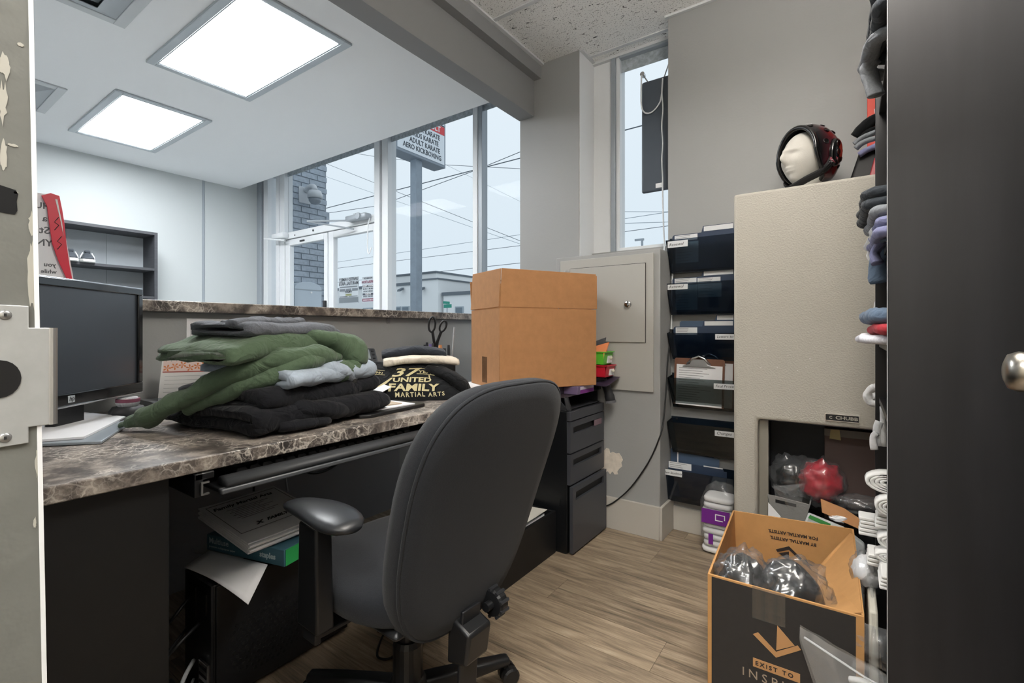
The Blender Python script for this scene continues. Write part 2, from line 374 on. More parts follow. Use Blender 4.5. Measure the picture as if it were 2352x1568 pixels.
# grey dust band along the top of the panes
obj('head_strip', MB().box(-5.10, YW+.008, 2.80, -3.56, YW+.013, 2.86).box(-3.39, YW+.008, 2.80, -2.40, YW+.013, 2.86).box(-2.315, YW+.008, 2.80, -1.87, YW+.013, 2.86), mat('dusty_strip', 'a9b2b8', .8, noise_amt=.3, nscale=40), w1)
obj('transom_bar', B(-5.20, YW-.04, 2.095, -3.56, YW+.06, 2.165), ALU, w1, bev=.004)
d2 = sroot('door_2', (-4.3, YW, 0))
def leaf(x0, x1, st0, st1):
    z1 = 2.09
    obj('stile', B(x0, YW-.02, .02, x0+st0, YW+.03, z1), ALU, d2, bev=.003); obj('stile', B(x1-st1, YW-.02, .02, x1, YW+.03, z1), ALU, d2, bev=.003)
    obj('top_rail', B(x0+st0, YW-.02, z1-.065, x1-st1, YW+.03, z1), ALU, d2, bev=.003); obj('bottom_rail', B(x0+st0, YW-.02, .02, x1-st1, YW+.03, .2), ALU, d2, bev=.003)
    obj('pane', B(x0+st0, YW, .2, x1-st1, YW+.006, z1-.065), GLASS, d2)
leaf(-5.095, -4.315, .085, .06); leaf(-4.30, -3.565, .085, .04)
obj('latch', B(-4.36, YW-.045, 1.30, -4.325, YW-.02, 1.40), DARKP, d2, bev=.004)
c1 = obj('door_closer', MB().box(-3.90, YW-.115, 2.125, -3.60, YW-.04, 2.175), ALUD, d2, bev=.012, smooth=True)
obj('closer_knob', MB().cyl((-3.69, YW-.13, 2.15), (-3.69, YW-.11, 2.15), .03, n=14).cyl((-3.78, YW-.08, 2.175), (-3.78, YW-.08, 2.19), .02), ALUD, c1)
obj('closer_arm', MB().tube([(-3.80, YW-.08, 2.13), (-4.22, YW-.30, 2.135)], .009, 6).tube([(-4.22, YW-.30, 2.135), (-3.85, YW-.05, 2.06)], .008, 6), ALUD, d2)
c2 = obj('door_closer', MB().box(-5.22, YW-.115, 2.10, -4.99, YW-.04, 2.16), ALU, d2, bev=.012, smooth=True)
obj('closer_arm', MB().tube([(-5.28, YW-.16, 2.11), (-5.00, YW-.08, 2.07)], .01, 6), ALU, d2)
obj('rail_holes', MB().cyl((-4.53, YW-.045, 2.13), (-4.53, YW-.03, 2.13), .012, n=8).cyl((-4.87, YW-.045, 2.12), (-4.87, YW-.03, 2.12), .007, n=8).box(-4.80, YW-.03, 2.045, -4.72, YW-.018, 2.06), DARKP, d2)
obj('cord_loop', MB().tube(smoothpath([(-3.60, YW-.06, 2.13), (-3.615, YW-.07, 2.05), (-3.62, YW-.07, 1.86), (-3.60, YW-.07, 1.80), (-3.575, YW-.06, 1.86)], 4), .006, 6), ALU, d2)
# slim window right of the pier
w2 = sroot('window_2', (-1.05, YW, 1.6))
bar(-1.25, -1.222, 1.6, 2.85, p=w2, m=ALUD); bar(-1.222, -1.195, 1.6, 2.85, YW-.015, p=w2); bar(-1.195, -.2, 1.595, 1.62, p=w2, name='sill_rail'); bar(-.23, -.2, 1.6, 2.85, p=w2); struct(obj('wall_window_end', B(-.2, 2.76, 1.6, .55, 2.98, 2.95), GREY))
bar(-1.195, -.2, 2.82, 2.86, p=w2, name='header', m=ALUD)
obj('pane', B(-1.195, YW+.015, 1.62, -.23, YW+.021, 2.82), GLASS, w2)
obj('head_strip', B(-1.195, YW+.008, 2.745, -.23, YW+.013, 2.82), MATS['dusty_strip'], w2)

# ---------------------------------------------------------------- doorway the photograph is taken through
JAMB = mat('worn_taupe_paint', '70716c', .5, noise_amt=.06, nscale=14, bump=.4, bscale=60)
CHIP = mat('chipped_cream_primer', 'aeaca2', .6)
fr = sroot('trim_3', (-.59, .05, 0))
obj('jamb', MB().hexa([(-.61, -.06, 0), (-.57, -.06, 0), (-.57, .118, 0), (-.61, .118, 0)], [(-.61, -.06, 2.2), (-.57, -.06, 2.2), (-.57, .086, 2.2), (-.61, .086, 2.2)]), JAMB, fr, bev=.002)
obj('jamb', MB().box(.27, -.06, 0, .29, .10, 2.2).box(-.61, -.06, 2.17, .29, .10, 2.2), JAMB, fr)
obj('lit_edge', MB().hexa([(-.5715, .1155, 0), (-.5690, .1155, 0), (-.5690, .1185, 0), (-.5715, .1185, 0)], [(-.5715, .0835, 2.2), (-.5690, .0835, 2.2), (-.5690, .0865, 2.2), (-.5715, .0865, 2.2)]), WHITE, fr)  # white strip paints the lobby-lit rim onto the jamb's exposed edge
def chip(poly, m=CHIP, name='paint_chip'):
    return obj(name, MB().prism(poly, .0006, frame((-.5702, 0, 0), (0,1,0), (0,0,1))), m, fr)
def blob(cy, cz, ry, rz, n=20, seed=0, j=.75):
    return [(cy+ry*math.cos(2*PI*i/n)*(1+j*N((i*1.7, seed, 0), 1)), cz+rz*math.sin(2*PI*i/n)*(1+j*N((i*1.3, seed+5, 0), 1.1))) for i in range(n)]
chip(blob(.0815, 1.318, .0035, .009, seed=1)); chip(blob(.0805, 1.288, .0025, .014, seed=2)); chip(blob(.081, 1.243, .002, .012, seed=3)); chip(blob(.091, 1.34, .002, .0015, seed=4)); chip(blob(.0865, 1.254, .003, .0012, seed=5))
chip(blob(.0985, 1.150, .0032, .030, seed=6)); chip(blob(.0975, 1.190, .002, .01, seed=7)); chip(blob(.1015, .985, .002, .012, seed=8)); chip(blob(.088, 1.215, .0015, .001, seed=9)); chip(blob(.104, .90, .0012, .006, seed=10)); chip(blob(.105, .86, .001, .005, seed=11)); chip(blob(.0995, .935, .001, .004, seed=12))
chip([(.06, 1.1975), (.0875, 1.1965), (.089, 1.200), (.0885, 1.2075), (.0895, 1.214), (.088, 1.217), (.06, 1.2235)], BLACKP, 'black_tape')
sp = obj('strike_plate', MB().prism([(.05, 1.003), (.0955, 1.0045), (.0955, 1.018), (.112, 1.018), (.112, 1.102), (.0955, 1.102), (.0955, 1.1205), (.05, 1.1215)], .002, frame((-.5700, 0, 0), (0,1,0), (0,0,1))), mat('worn_zinc', 'b4b6b5', .42, metal=.35, noise_amt=.05, nscale=60), fr, bev=.0006)
obj('strike_lip', MB().tube([(-.5705, .1105, 1.018), (-.5705, .1105, 1.102)], .0036, 12), STEEL, sp)
obj('latch_hole', MB().prism(blob(.0785, 1.060, .0125, .0155, 20, 1, 0), .0004, frame((-.5679, 0, 0), (0,1,0), (0,0,1))), mat('hole_black', '0b0a0a', .9), sp)
for z in (1.1125, 1.0115):
    s_ = obj('screw', MB().lathe([(.0001, .0012), (.003, .001), (.0042, 0)], 14, M=frame((-.568, .0815, z), (0,1,0), (0,0,1))), STEEL, sp, smooth=True)
    obj('screw_slot', MB().box(-.5668, .0807, z-.0013, -.5664, .0823, z+.0013), INK, s_)
# the door leaf, swung open against the right, with its satin knob reaching into view
d1 = sroot('door_1', (.25, .1, 0))
obj('leaf', B(.232, .11, .01, .268, .93, 2.16), mat('door_paint', '6d6a66', .5), d1, bev=.003)
kn = obj('door_knob', MB().lathe([(.0001, 0), (.032, 0), (.032, .006), (.012, .010), (.011, .028), (.017, .034), (.0245, .044), (.0262, .056), (.022, .0655), (.012, .0695), (.0001, .070)], 28, M=frame((.232, .872, 1.047), (0,0,1), (0,1,0))), mat('satin_nickel', 'a8a49c', .28, metal=1), d1, smooth=True)
# ================================================================ outside
ground = struct(obj('ground', MB().box(-90, 2.98, -.2, 90, 140, -.1), mat('pale_concrete', '9a9c9c', .9, noise_amt=.08, nscale=.6)))
# brick return wall beside the entry, each brick its own piece
bw = struct(obj('brick_wall', B(-5.9, 2.99, -.1, -5.506, 3.655, 3.7), mat('grey_mortar', '919aa3', .9)))
BR = mat('grey_brick', 'a9b3be', .85, noise_amt=.12, nscale=30, bump=.5, bscale=60)
bl, bh, mj = .205, .060, .0125
bfull = None
z = 1.18; k = 0
while z < 3.35:
    y = 2.99-(.11 if k % 2 else 0)
    while y < 3.655:
        y0 = max(y, 2.99); y1 = min(y+bl, 3.66)
        if y1-y0 > .02:
            dx = .004*N((y0, z, 0), 9)
            if bfull is not None and abs(y1-y0-bl) < 1e-6: shared(bfull, 'brick', bw, (-5.506+dx, y0, z))
            else:
                o = obj('brick', B(-.02, 0, 0, .009, y1-y0, bh), BR, bw, world=False, loc=(-5.506+dx, y0, z))
                if abs(y1-y0-bl) < 1e-6: bfull = o
        y += bl+mj
    z += bh+mj; k += 1
obj('corner_ledge', B(-5.55, 3.655, -.1, -5.50, 3.70, 2.62), BR, bw)
# dome security camera on the brick
t = thing('security_camera', 'pale dome security camera mounted on the grey brick wall', 'security camera', (-5.497, 3.33, 2.70))
CAMW = mat('pale_plastic', 'c9ced3', .4)
obj('wall_plate', B(-5.497, 3.27, 2.66, -5.475, 3.42, 2.86), CAMW, t, bev=.008)
obj('bracket', MB().tube(smoothpath([(-5.475, 3.36, 2.82), (-5.40, 3.36, 2.845), (-5.33, 3.37, 2.84), (-5.31, 3.375, 2.80)], 4), [.035]*13, 12), CAMW, t, smooth=True)
obj('housing', MB().lathe([(.02, .10), (.07, .09), (.085, .05), (.085, 0)], 20, c=(-5.31, 3.375, 2.70)), CAMW, t, smooth=True)
obj('dome', MB().lathe([(.075, 0), (.07, -.035), (.045, -.065), (.0001, -.078)], 20, c=(-5.31, 3.375, 2.70)), mat('smoked_dome', '8a929b', .1), t, smooth=True)
# grey rounded-top box outside the left door leaf
t = thing('letterbox', 'pale grey metal box with rounded top, seen through left glass door leaf', 'box', (-5.3, 3.26, -.1))
pr = [(3.09, -.1), (3.44, -.1), (3.44, 1.60)]+[(3.265+.175*math.cos(a), 1.60+.075*math.sin(a)) for a in [PI*i/10 for i in range(1, 10)]]+[(3.09, 1.60)]
obj('body', MB().prism(pr, .22, frame((-5.49, 0, 0), (0,1,0), (0,0,1))), mat('pale_metal', 'bfcad4', .5), t, bev=.006)
obj('lid_seam', B(-5.272, 3.09, 1.575, -5.266, 3.44, 1.585), ALUD, t); obj('lock_dot', MB().cyl((-5.27, 3.30, 1.55), (-5.262, 3.30, 1.55), .012, n=10), PAPER, t)

# pylon sign
t = thing('pole_sign', 'tall pole sign listing karate classes, seen through the storefront glass', 'sign', (-8.46, 8.02, -.1))
SGN = mat('sign_frame_grey', '8b95a0', .5)
obj('pole', B(-8.56, 7.93, -.1, -8.36, 8.12, 5.2), mat('pole_grey', '929da8', .6, noise_amt=.1, nscale=6), t)
obj('cabinet', B(-8.66, 7.20, 5.14, -8.262, 8.83, 7.4), SGN, t, bev=.01)
obj('face', B(-8.266, 7.265, 5.205, -8.252, 8.775, 7.35), mat('sign_white', 'e6ecf2', .4), t)
obj('red_band', B(-8.253, 8.02, 5.93, -8.247, 8.775, 6.13), mat('sign_red', 'd9434a', .5), t)
obj('purple_band', B(-8.253, 7.265, 5.93, -8.247, 8.02, 6.13), mat('sign_purple', '87489b', .5), t)
MS = lambda y, z: frame((-8.249, y, z), (0,1,0), (0,0,1))
INKS = mat('sign_ink', '3b424b', .6)
for i, (s, yy) in enumerate((('ER KARATE', 7.91), ('KIDS KARATE', 7.72), ('ADULT KARATE', 7.62), ('AERO KICKBOXING', 7.42))):
    text(s, .165, MS(yy, 5.765-i*.163), INKS, t, bold=.012, sx=.84, depth=.004)
text('ADULT', .20, frame((-8.245, 8.05, 5.965), (0,1,0), (0,0,1)), PAPER, t, bold=.03, sx=.9, depth=.004)
text('S', .2, MS(8.60, 6.22), INKS, t, bold=.02, depth=.004)
obj('divider', B(-8.255, 7.265, 6.14, -8.246, 8.775, 6.165), INKS, t)
# low pale buildings across the road
BW = mat('pale_stucco', 'eef1f2', .9); CAPM = mat('dark_coping', '6c757d', .7); WIN = mat('far_window', '6f7e89', .3)
def building(label, x0, x1, y0, h, depth=9, wins=(), cap=.25, step=None):
    t = thing('building', label, 'building', ((x0+x1)/2, y0, -.1), group=None)
    obj('wall', B(x0, y0, -.1, x1, y0+depth, h), BW, t)
    obj('coping', B(x0-.1, y0-.12, h-cap, x1+.1, y0+depth, h), CAPM, t)
    for (a, b, c, d) in wins:
        f = obj('window', B(a, y0-.08, c, b, y0+.02, d), mat('far_window_frame', 'a9b4bc', .6), t); obj('pane', B(a+.1, y0-.1, c+.1, b-.1, y0-.02, d-.1), WIN, f)
    return t
building('long pale flat-roofed building across the road, left of the sign pole', -52, -31.95, 31, 5.55, depth=5, wins=[(-40.3+i*1.15, -39.3+i*1.15, 2.0, 3.35) for i in range(6)])
building('tall pale parapet block right of the sign pole', -31.7, -28.95, 30, 5.6, cap=.12)
building('lowest pale building wing beside the green street sign', -28.7, -24.2, 30.4, 4.35, depth=5, wins=[(-27.3, -26.4, 1.2, 3.1)], cap=.28)
building('stepped back roof block behind the pale building wing', -28.6, -25.6, 36, 5.8, depth=4, cap=.12)
building('small raised roof block above the long pale building', -44, -36, 37, 7.4, depth=6, cap=.2)
for i, (x, z) in enumerate(((-34.4, 4.9), (-30.6, 4.7))):
    t = thing('floodlight', ('floodlight on the long pale building wall', 'floodlight on the tall pale parapet block')[i], 'lamp', (x, 30.9 if i == 0 else 29.9, z-.2))
    obj('head', MB().hexa([(x-.2, (30.9, 29.9)[i]-.5, z-.2), (x+.2, (30.9, 29.9)[i]-.5, z-.2), (x+.15, (30.9, 29.9)[i], z), (x-.15, (30.9, 29.9)[i], z)], [(x-.2, (30.9, 29.9)[i]-.45, z), (x+.2, (30.9, 29.9)[i]-.45, z), (x+.15, (30.9, 29.9)[i], z+.2), (x-.15, (30.9, 29.9)[i], z+.2)]), CAPM, t)
t = thing('street_sign', 'small green street name sign on a thin post', 'street sign', (-18.5, 20, -.1))
obj('post', MB().cyl((-18.6, 20, -.1), (-18.6, 20, 2.6), .03, n=8), ALUD, t)
obj('name_plate', B(-18.83, 19.97, 2.36, -18.25, 20, 2.56), mat('street_green', '2f9a86', .5), t); obj('name_plate', B(-18.62, 19.7, 2.58, -18.58, 20.2, 2.72), MATS['street_green'], t)
t = thing('street_lamp', 'thin street lamp far behind the slim window', 'street lamp', (-7.28, 20, -.1))
obj('post', MB().cyl((-7.28, 20, -.1), (-7.28, 20, 5.0), .05, n=8), ALUD, t); obj('arm', B(-7.6, 19.96, 4.95, -7.2, 20.04, 5.03), ALUD, t)
WIRE = mat('wire_grey', '5d6770', .7); WIREF = mat('wire_pale', '93a0aa', .8)
wires = [([(-45, 19.3), (-29.66, 12.62), (-13.68, 5.64), (-9, 3.6)], .014, 'pale overhead wire sloping steeply behind the pole sign, upper one'), ([(-45, 17.7), (-30.2, 11.93), (-13.68, 5.48), (-9, 3.6)], .011, 'pale overhead wire sloping steeply behind the pole sign, lower one'),
 ([(-60, 9.5), (-29.91, 9.68), (-13.68, 9.78), (2, 10.0)], .025, 'thick dark overhead cable crossing all storefront panes'), ([(-50, 9.6), (-29.91, 9.31), (-24.43, 9.01), (-16.53, 9.73), (-12, 10.3)], .017, 'sagging overhead wire below the thick dark cable'),
 ([(-55, 5.6), (-28.86, 5.78), (-13.68, 5.92), (2, 6.1)], .012, 'faint overhead wire above the roof line, topmost of three'), ([(-55, 5.3), (-28.86, 5.36), (-13.68, 5.37), (2, 5.5)], .013, 'overhead wire above the roof line, middle of three'),
 ([(-50, 4.3), (-23.4, 4.41), (-13.68, 4.49), (-9, 4.55)], .015, 'lowest overhead wire just above the pale roofs'), ([(-26.58, 12.76), (-24.43, 12.08), (-18.56, 10.42), (-13.6, 9.25)], .014, 'short overhead wire passing behind the sign cabinet'),
 ([(-20, 11.2), (-18.56, 10.39), (-13.68, 7.64), (-8.5, 4.8)], .008, 'faint overhead wire sloping down to the right of the sign'),
 ([(-12, 6.6), (-8.26, 6.32), (-6.25, 6.03), (2, 5.2)], .01, 'overhead wire low in the slim window, topmost'), ([(-12, 5.98), (-8.26, 5.80), (-6.25, 5.60), (2, 5.0)], .012, 'overhead wire low in the slim window, above the lowest')]
for pts, r, lab in wires:
    o = obj('overhead_wire', MB().tube([(x, 20, z) for x, z in pts], r, 6), WIRE if r > .0125 else WIREF); tag(o, lab, 'wire', 'overhead wires')

# ================================================================ lobby
def troffer(label, x0, x1, y0, y1, z, m_emit, group, cat='ceiling light', name='ceiling_light', drop=0):
    t = thing(name, label, cat, ((x0+x1)/2, (y0+y1)/2, z), group=group)
    w = .032
    f = MB()
    for a in ((x0-.012, y0-.012, x1+.012, y0+w), (x0-.012, y1-w, x1+.012, y1+.012), (x0-.012, y0+w, x0+w, y1-w), (x1-w, y0+w, x1+.012, y1-w)): f.box(a[0], a[1], z-.014, a[2], a[3], z-.001)
    obj('frame', f, mat('fixture_frame', 'b9c1c6', .35, metal=.3), t, bev=.003)
    obj('inner_lip', MB().box(x0+w, y0+w, z-.0105, x1-w, y0+w+.008, z-.004).box(x0+w, y1-w-.008, z-.0105, x1-w, y1-w, z-.004).box(x0+w, y0+w+.008, z-.0105, x0+w+.008, y1-w-.008, z-.004).box(x1-w-.008, y0+w+.008, z-.0105, x1-w, y1-w-.008, z-.004), ALUD, t)
    obj('diffuser', B(x0+w+.006, y0+w+.006, z-.008-drop, x1-w-.006, y1-w-.006, z-.003), m_emit, t)
    return t
def light_mat(name, strength, col=(1, .93, .82), tube_axis=1, y0=0, pitch=.19):
    m, nt, b, mp = nodes_mat(name)
    b.inputs['Base Color'].default_value = (.8, .8, .78, 1)
    # soft bright bands where the tubes sit behind the lens
    sx_ = nt.nodes.new('ShaderNodeSeparateXYZ'); nt.links.new(mp.outputs[0], sx_.inputs[0])
    mm = nt.nodes.new('ShaderNodeMath'); mm.operation = 'MULTIPLY'; mm.inputs[1].default_value = 2*PI/pitch; nt.links.new(sx_.outputs['Y'], mm.inputs[0])
    sn = nt.nodes.new('ShaderNodeMath'); sn.operation = 'COSINE'; nt.links.new(mm.outputs[0], sn.inputs[0])
    mr = nt.nodes.new('ShaderNodeMapRange'); mr.inputs['From Min'].default_value = -1; mr.inputs['To Min'].default_value = strength*.75; mr.inputs['To Max'].default_value = strength*1.2; nt.links.new(sn.outputs[0], mr.inputs['Value'])
    b.inputs['Emission Color'].default_value = (*col, 1); nt.links.new(mr.outputs[0], b.inputs['Emission Strength'])
    return m
LMAT = light_mat('lobby_lens', LOBBY_LIGHT, (.96, .98, 1.0))
troffer('larger-looking glowing fluorescent panel nearest the beam in lobby ceiling', -3.40, -2.283, 1.08, 1.66, 2.7, LMAT, 'lobby ceiling panels')
troffer('farther glowing fluorescent panel near the far lobby wall', -5.085, -3.985, 1.09, 1.656, 2.7, LMAT, 'lobby ceiling panels')
pn = thing('added_pendant', 'unseen office light added as a pendant to brighten the tiled ceiling', 'ceiling light', (0, 1.08, 2.40))  # unseen lamp, hung low so its light reaches the far ceiling tiles
obj('lens', B(-.31, .78, 2.40, .31, 1.38, 2.52), light_mat('office_fill_lens', OFFICE_FILL, (1, .94, .86)), pn)
obj('end_plate', B(-.325, .78, 2.39, -.312, 1.38, 2.53), GRID_M, pn); obj('end_plate', B(.312, .78, 2.39, .325, 1.38, 2.53), GRID_M, pn)
for x in (-.25, .25): obj('hanger', MB().cyl((x, 1.08, 2.52), (x, 1.08, 2.852), .004, n=6), STEEL, pn)
troffer('unseen fill panel added in the hallway ceiling behind the doorway', -.6, .6, -1.1, -.5, 2.6, light_mat('hall_fill_lens', HALL_FILL, (1, .98, .95)), None)  # added unseen panel, lights the lower office through the doorway
def vent(label, x0, x1, y0, y1, z=2.7):
    t = thing('ceiling_vent', label, 'air vent', ((x0+x1)/2, (y0+y1)/2, z), group='lobby air vents')
    VM = mat('vent_white', 'c9ced1', .5)
    f = MB(); w = .05
    for a in ((x0, y0, x1, y0+w), (x0, y1-w, x1, y1), (x0, y0+w, x0+w, y1-w), (x1-w, y0+w, x1, y1-w)): f.box(a[0], a[1], z-.012, a[2], a[3], z-.001)
    obj('frame', f, VM, t, bev=.003)
    cx, cy = (x0+x1)/2, (y0+y1)/2; hx, hy = (x1-x0)/2-w, (y1-y0)/2-w
    for k, (s, dz0, dz1) in enumerate(((1.0, -.002, -.03), (.62, -.008, -.036))):
        b_ = [(cx-hx*s*.55, cy-hy*s*.55, z+dz0), (cx+hx*s*.55, cy-hy*s*.55, z+dz0), (cx+hx*s*.55, cy+hy*s*.55, z+dz0), (cx-hx*s*.55, cy+hy*s*.55, z+dz0)]
        o_ = [(cx-hx*s, cy-hy*s, z+dz1+.025), (cx+hx*s, cy-hy*s, z+dz1+.025), (cx+hx*s, cy+hy*s, z+dz1+.025), (cx-hx*s, cy+hy*s, z+dz1+.025)]
        i_ = [(cx-hx*s*.6, cy-hy*s*.6, z+dz1-.01), (cx+hx*s*.6, cy-hy*s*.6, z+dz1-.01), (cx+hx*s*.6, cy+hy*s*.6, z+dz1-.01), (cx-hx*s*.6, cy+hy*s*.6, z+dz1-.01)]
        obj('louver', MB().add(o_+i_, [(0,1,5,4),(1,2,6,5),(2,3,7,6),(3,0,4,7)]), mat('vent_grey', 'a4abb0', .5), t, solid=.003)
    obj('throat', B(cx-hx*.98, cy-hy*.98, z-.0035, cx+hx*.98, cy+hy*.98, z-.001), mat('vent_dark', '7d868b', .7), t)
vent('square ceiling air vent at the top edge, above the larger panel', -3.128, -2.53, .29, .887)
vent('square ceiling air vent partly hidden by the door jamb', -4.835, -4.24, .30, .897)
# dark shoe shelf on the far wall
SH = mat('charcoal_woodgrain', '45474c', .55, noise_amt=.15, nscale=12, stretch=(1, 1, 6)); SHB = mat('shelf_back_board', 'b6bec4', .6, noise_amt=.05, nscale=4)
t = thing('shoe_shelf', 'dark grey open shelf unit against the far lobby wall', 'shelf', (-5.5, 1.2, 0))
obj('side_panel', B(-5.645, 1.745, 0, -5.35, 1.77, 2.02), SH, t); obj('side_panel', B(-5.645, .60, 0, -5.35, .625, 2.02), SH, t)
obj('top_panel', B(-5.645, .625, 1.995, -5.35, 1.745, 2.02), SH, t)
for y0, y1 in ((.625, 1.18), (1.183, 1.46), (1.463, 1.745)): obj('back_board', B(-5.648, y0, .02, -5.640, y1, 1.995), SHB, t)
for z in (1.660, 1.395, 1.1, .8, .4): obj('shelf', B(-5.640, .625, z, -5.355, 1.745, z+.022), SH, t)
def sneaker(y, label):
    t = thing('sneaker', label, 'shoe', (-5.42, y, 1.682), group='sneakers on the lobby shelf')
    def sole(u, v, z0, z1, k=1.0):
        pass
    rings = []; L = .27
    for i in range(9):
        s = i/8; x = .115-L*s*.75
        w = (.030, .043, .047, .045, .041, .036, .036, .034, .026)[i]; h = (.035, .052, .058, .07, .086, .10, .098, .095, .075)[i]
        rings.append([(x, -w, .022), (x, w, .022), (x, w*1.02, .04), (x, w*.8, h*.8), (x, w*.3, h), (x, -w*.3, h), (x, -w*.8, h*.8), (x, -w*1.02, .04)])
    obj('upper', MB().loft(rings), mat('grey_mesh_shoe', '3e444b', .8, bump=.4, bscale=300), t, smooth=True, world=False, sub=1)
    ring2 = []
    for i in range(9):
        x = .125-.22*i/8; w = (.028, .046, .051, .050, .046, .042, .043, .042, .032)[i]; ring2.append([(x, -w, 0), (x, w, 0), (x, w*1.04, .024), (x, -w*1.04, .024)])
    obj('sole', MB().loft(ring2), mat('shoe_sole_white', 'dfe0de', .6), t, bev=.004, world=False)
    obj('tongue', MB().box(-.04, -.02, .085, .01, .02, .112), MATS['grey_mesh_shoe'], t, bev=.008, world=False)
    obj('side_stripe', MB().tube([(.02, .047, .035), (.0, .043, .06), (-.02, .03, .09)], .004, 6).tube([(.02, -.047, .035), (.0, -.043, .06), (-.02, -.03, .09)], .004, 6), PAPER, t, world=False)
    t.rotation_euler = (0, 0, R(-12)); 
sneaker(1.165, 'left grey sneaker with white sole on the lobby shelf'); sneaker(1.275, 'right grey sneaker with white sole on the lobby shelf')
# posters taped outside the right door leaf (read mirrored from in here)
def poster(label, x0, x1, z0, z1, lines, bg, bands):
    t = thing('poster', label, 'poster', ((x0+x1)/2, YW+.012, z0), group=None)
    obj('sheet', B(x0, YW+.008, z0, x1, YW+.012, z1), bg, t)
    for (a, b, c, d, m) in bands: obj('printed_band', B(x0+a*(x1-x0), YW+.0068, z0+c*(z1-z0), x0+b*(x1-x0), YW+.009, z0+d*(z1-z0)), m, t)
    for s, sz, cx, cz, m in lines:
        text(s, sz, frame((x0+cx*(x1-x0), YW+.0062, z0+cz*(z1-z0)), (1,0,0), (0,0,1)), m, t, align='CENTER', mirror=True, bold=.02, depth=.0006)
PGR = mat('poster_grey', '737a80', .8); PDK = mat('poster_dark', '4b5158', .8); PMR = mat('poster_maroon', '7b3b52', .8); PLT = mat('poster_light', 'b9c0c6', .8)
poster('mirrored grey martial arts poster on the right glass door', -4.163, -3.854, 1.365, 1.618, [('UNITED FAMILY', .042, .5, .86, PDK), ('MARTIAL ARTS', .046, .5, .70, PDK), ('KARATE', .03, .5, .40, PDK)], PLT,
       [(.06, .94, .60, .65, PGR), (.04, .34, .46, .56, PGR), (.38, .64, .46, .56, PGR), (.68, .96, .46, .56, PGR), (.35, .65, .28, .36, mat('poster_olive', '8b8f6a', .8)), (.02, .98, .02, .22, PGR), (.05, .45, .24, .27, PDK), (.5, .95, .24, .27, PGR)])
poster('mirrored opening hours poster on the right glass door', -3.80, -3.623, 1.368, 1.606, [('HOURS OF', .026, .5, .90, PDK), ('OPERATION', .034, .5, .74, PMR), ('MONDAY - FRIDAY', .017, .5, .605, PAPER), ('9:00 AM - 11:30 AM', .018, .5, .49, PDK), ('2:30 PM - 9:00 PM', .018, .5, .39, PDK), ('SATURDAY', .017, .5, .285, PAPER), ('8:00 AM - 1:00 PM', .018, .5, .19, PDK), ('CLOSED ON SUNDAY', .015, .5, .05, PAPER)], PLT,
       [(.05, .95, .585, .66, PDK), (.05, .95, .265, .34, PDK), (.02, .98, .02, .13, PMR)])
# ================================================================ counter ledge, desk
o = obj('counter_ledge', B(-2.60, .095, 1.176, -2.28, 2.86, 1.222), MARBLE, bev=.004); tag(o, 'raised marbled laminate ledge running along the counter wall', 'counter')
for yy in (1.32, 1.98):
    b_ = tag(obj('ledge_bracket', MB().box(-2.335, yy-.012, 1.14, -2.33, yy+.012, 1.176).box(-2.335, yy-.012, 1.171, -2.30, yy+.012, 1.176).cyl((-2.331, yy, 1.15), (-2.327, yy, 1.15), .004, n=8), mat('bracket_grey', '8d8d8d', .5, metal=.4)), ('small grey bracket under the ledge above the clothes stack' if yy < 1.5 else 'small grey bracket under the ledge above the scissors'), 'bracket', 'ledge brackets')
DZ = .79
t = thing('desk', 'long desk with brown marbled laminate top and black end support', 'desk', (-1.8, 1.1, 0))
obj('desk_top', B(-2.333, .10, DZ-.036, -1.292, 2.06, DZ), MARBLE, t, bev=.003)
BLK = mat('black_laminate', '121315', .5, noise_amt=.1, nscale=30)
obj('end_support', B(-2.30, .10, 0, -1.325, .462, DZ-.037), BLK, t, bev=.002)
obj('back_panel', B(-2.333, .462, 0, -2.31, 2.05, DZ-.037), mat('knee_panel', '8b8c90', .6), t)
# schedule sheet on the counter wall
t = thing('schedule_sheet', 'white printed schedule sheet pinned on the counter wall', 'paper', (-2.333, 1.07, .98))
obj('sheet', B(-2.3345, .877, .87, -2.3325, 1.273, 1.151), PAPER, t)
pl_ = MB()
for i in range(14): pl_.box(-2.3326, .892, 1.118-i*.0125, -2.3321, 1.262, 1.1185-i*.0125)
for x in (.892, .918, 1.0, 1.04, 1.06, 1.12, 1.18, 1.24): pl_.box(-2.3326, x, .94, -2.3321, x+.0006, 1.1185)
obj('ruled_lines', pl_, INKG, t)
tx = MB()
for i in range(13): tx.box(-2.3326, .922, 1.109-i*.0125, -2.3320, .922+.02+.03*abs(N((i, 3, 1), .9)), 1.112-i*.0125)
tx.box(-2.3326, .895, 1.127, -2.332, .915, 1.130).box(-2.3326, 1.062, 1.127, -2.332, 1.085, 1.130); obj('print', tx, INK, t)
# monitor
mon = thing('computer_monitor', 'glossy black flat computer monitor at the left end of desk', 'monitor', (-1.977, .466, DZ), rz=math.atan2(-.747, .665))
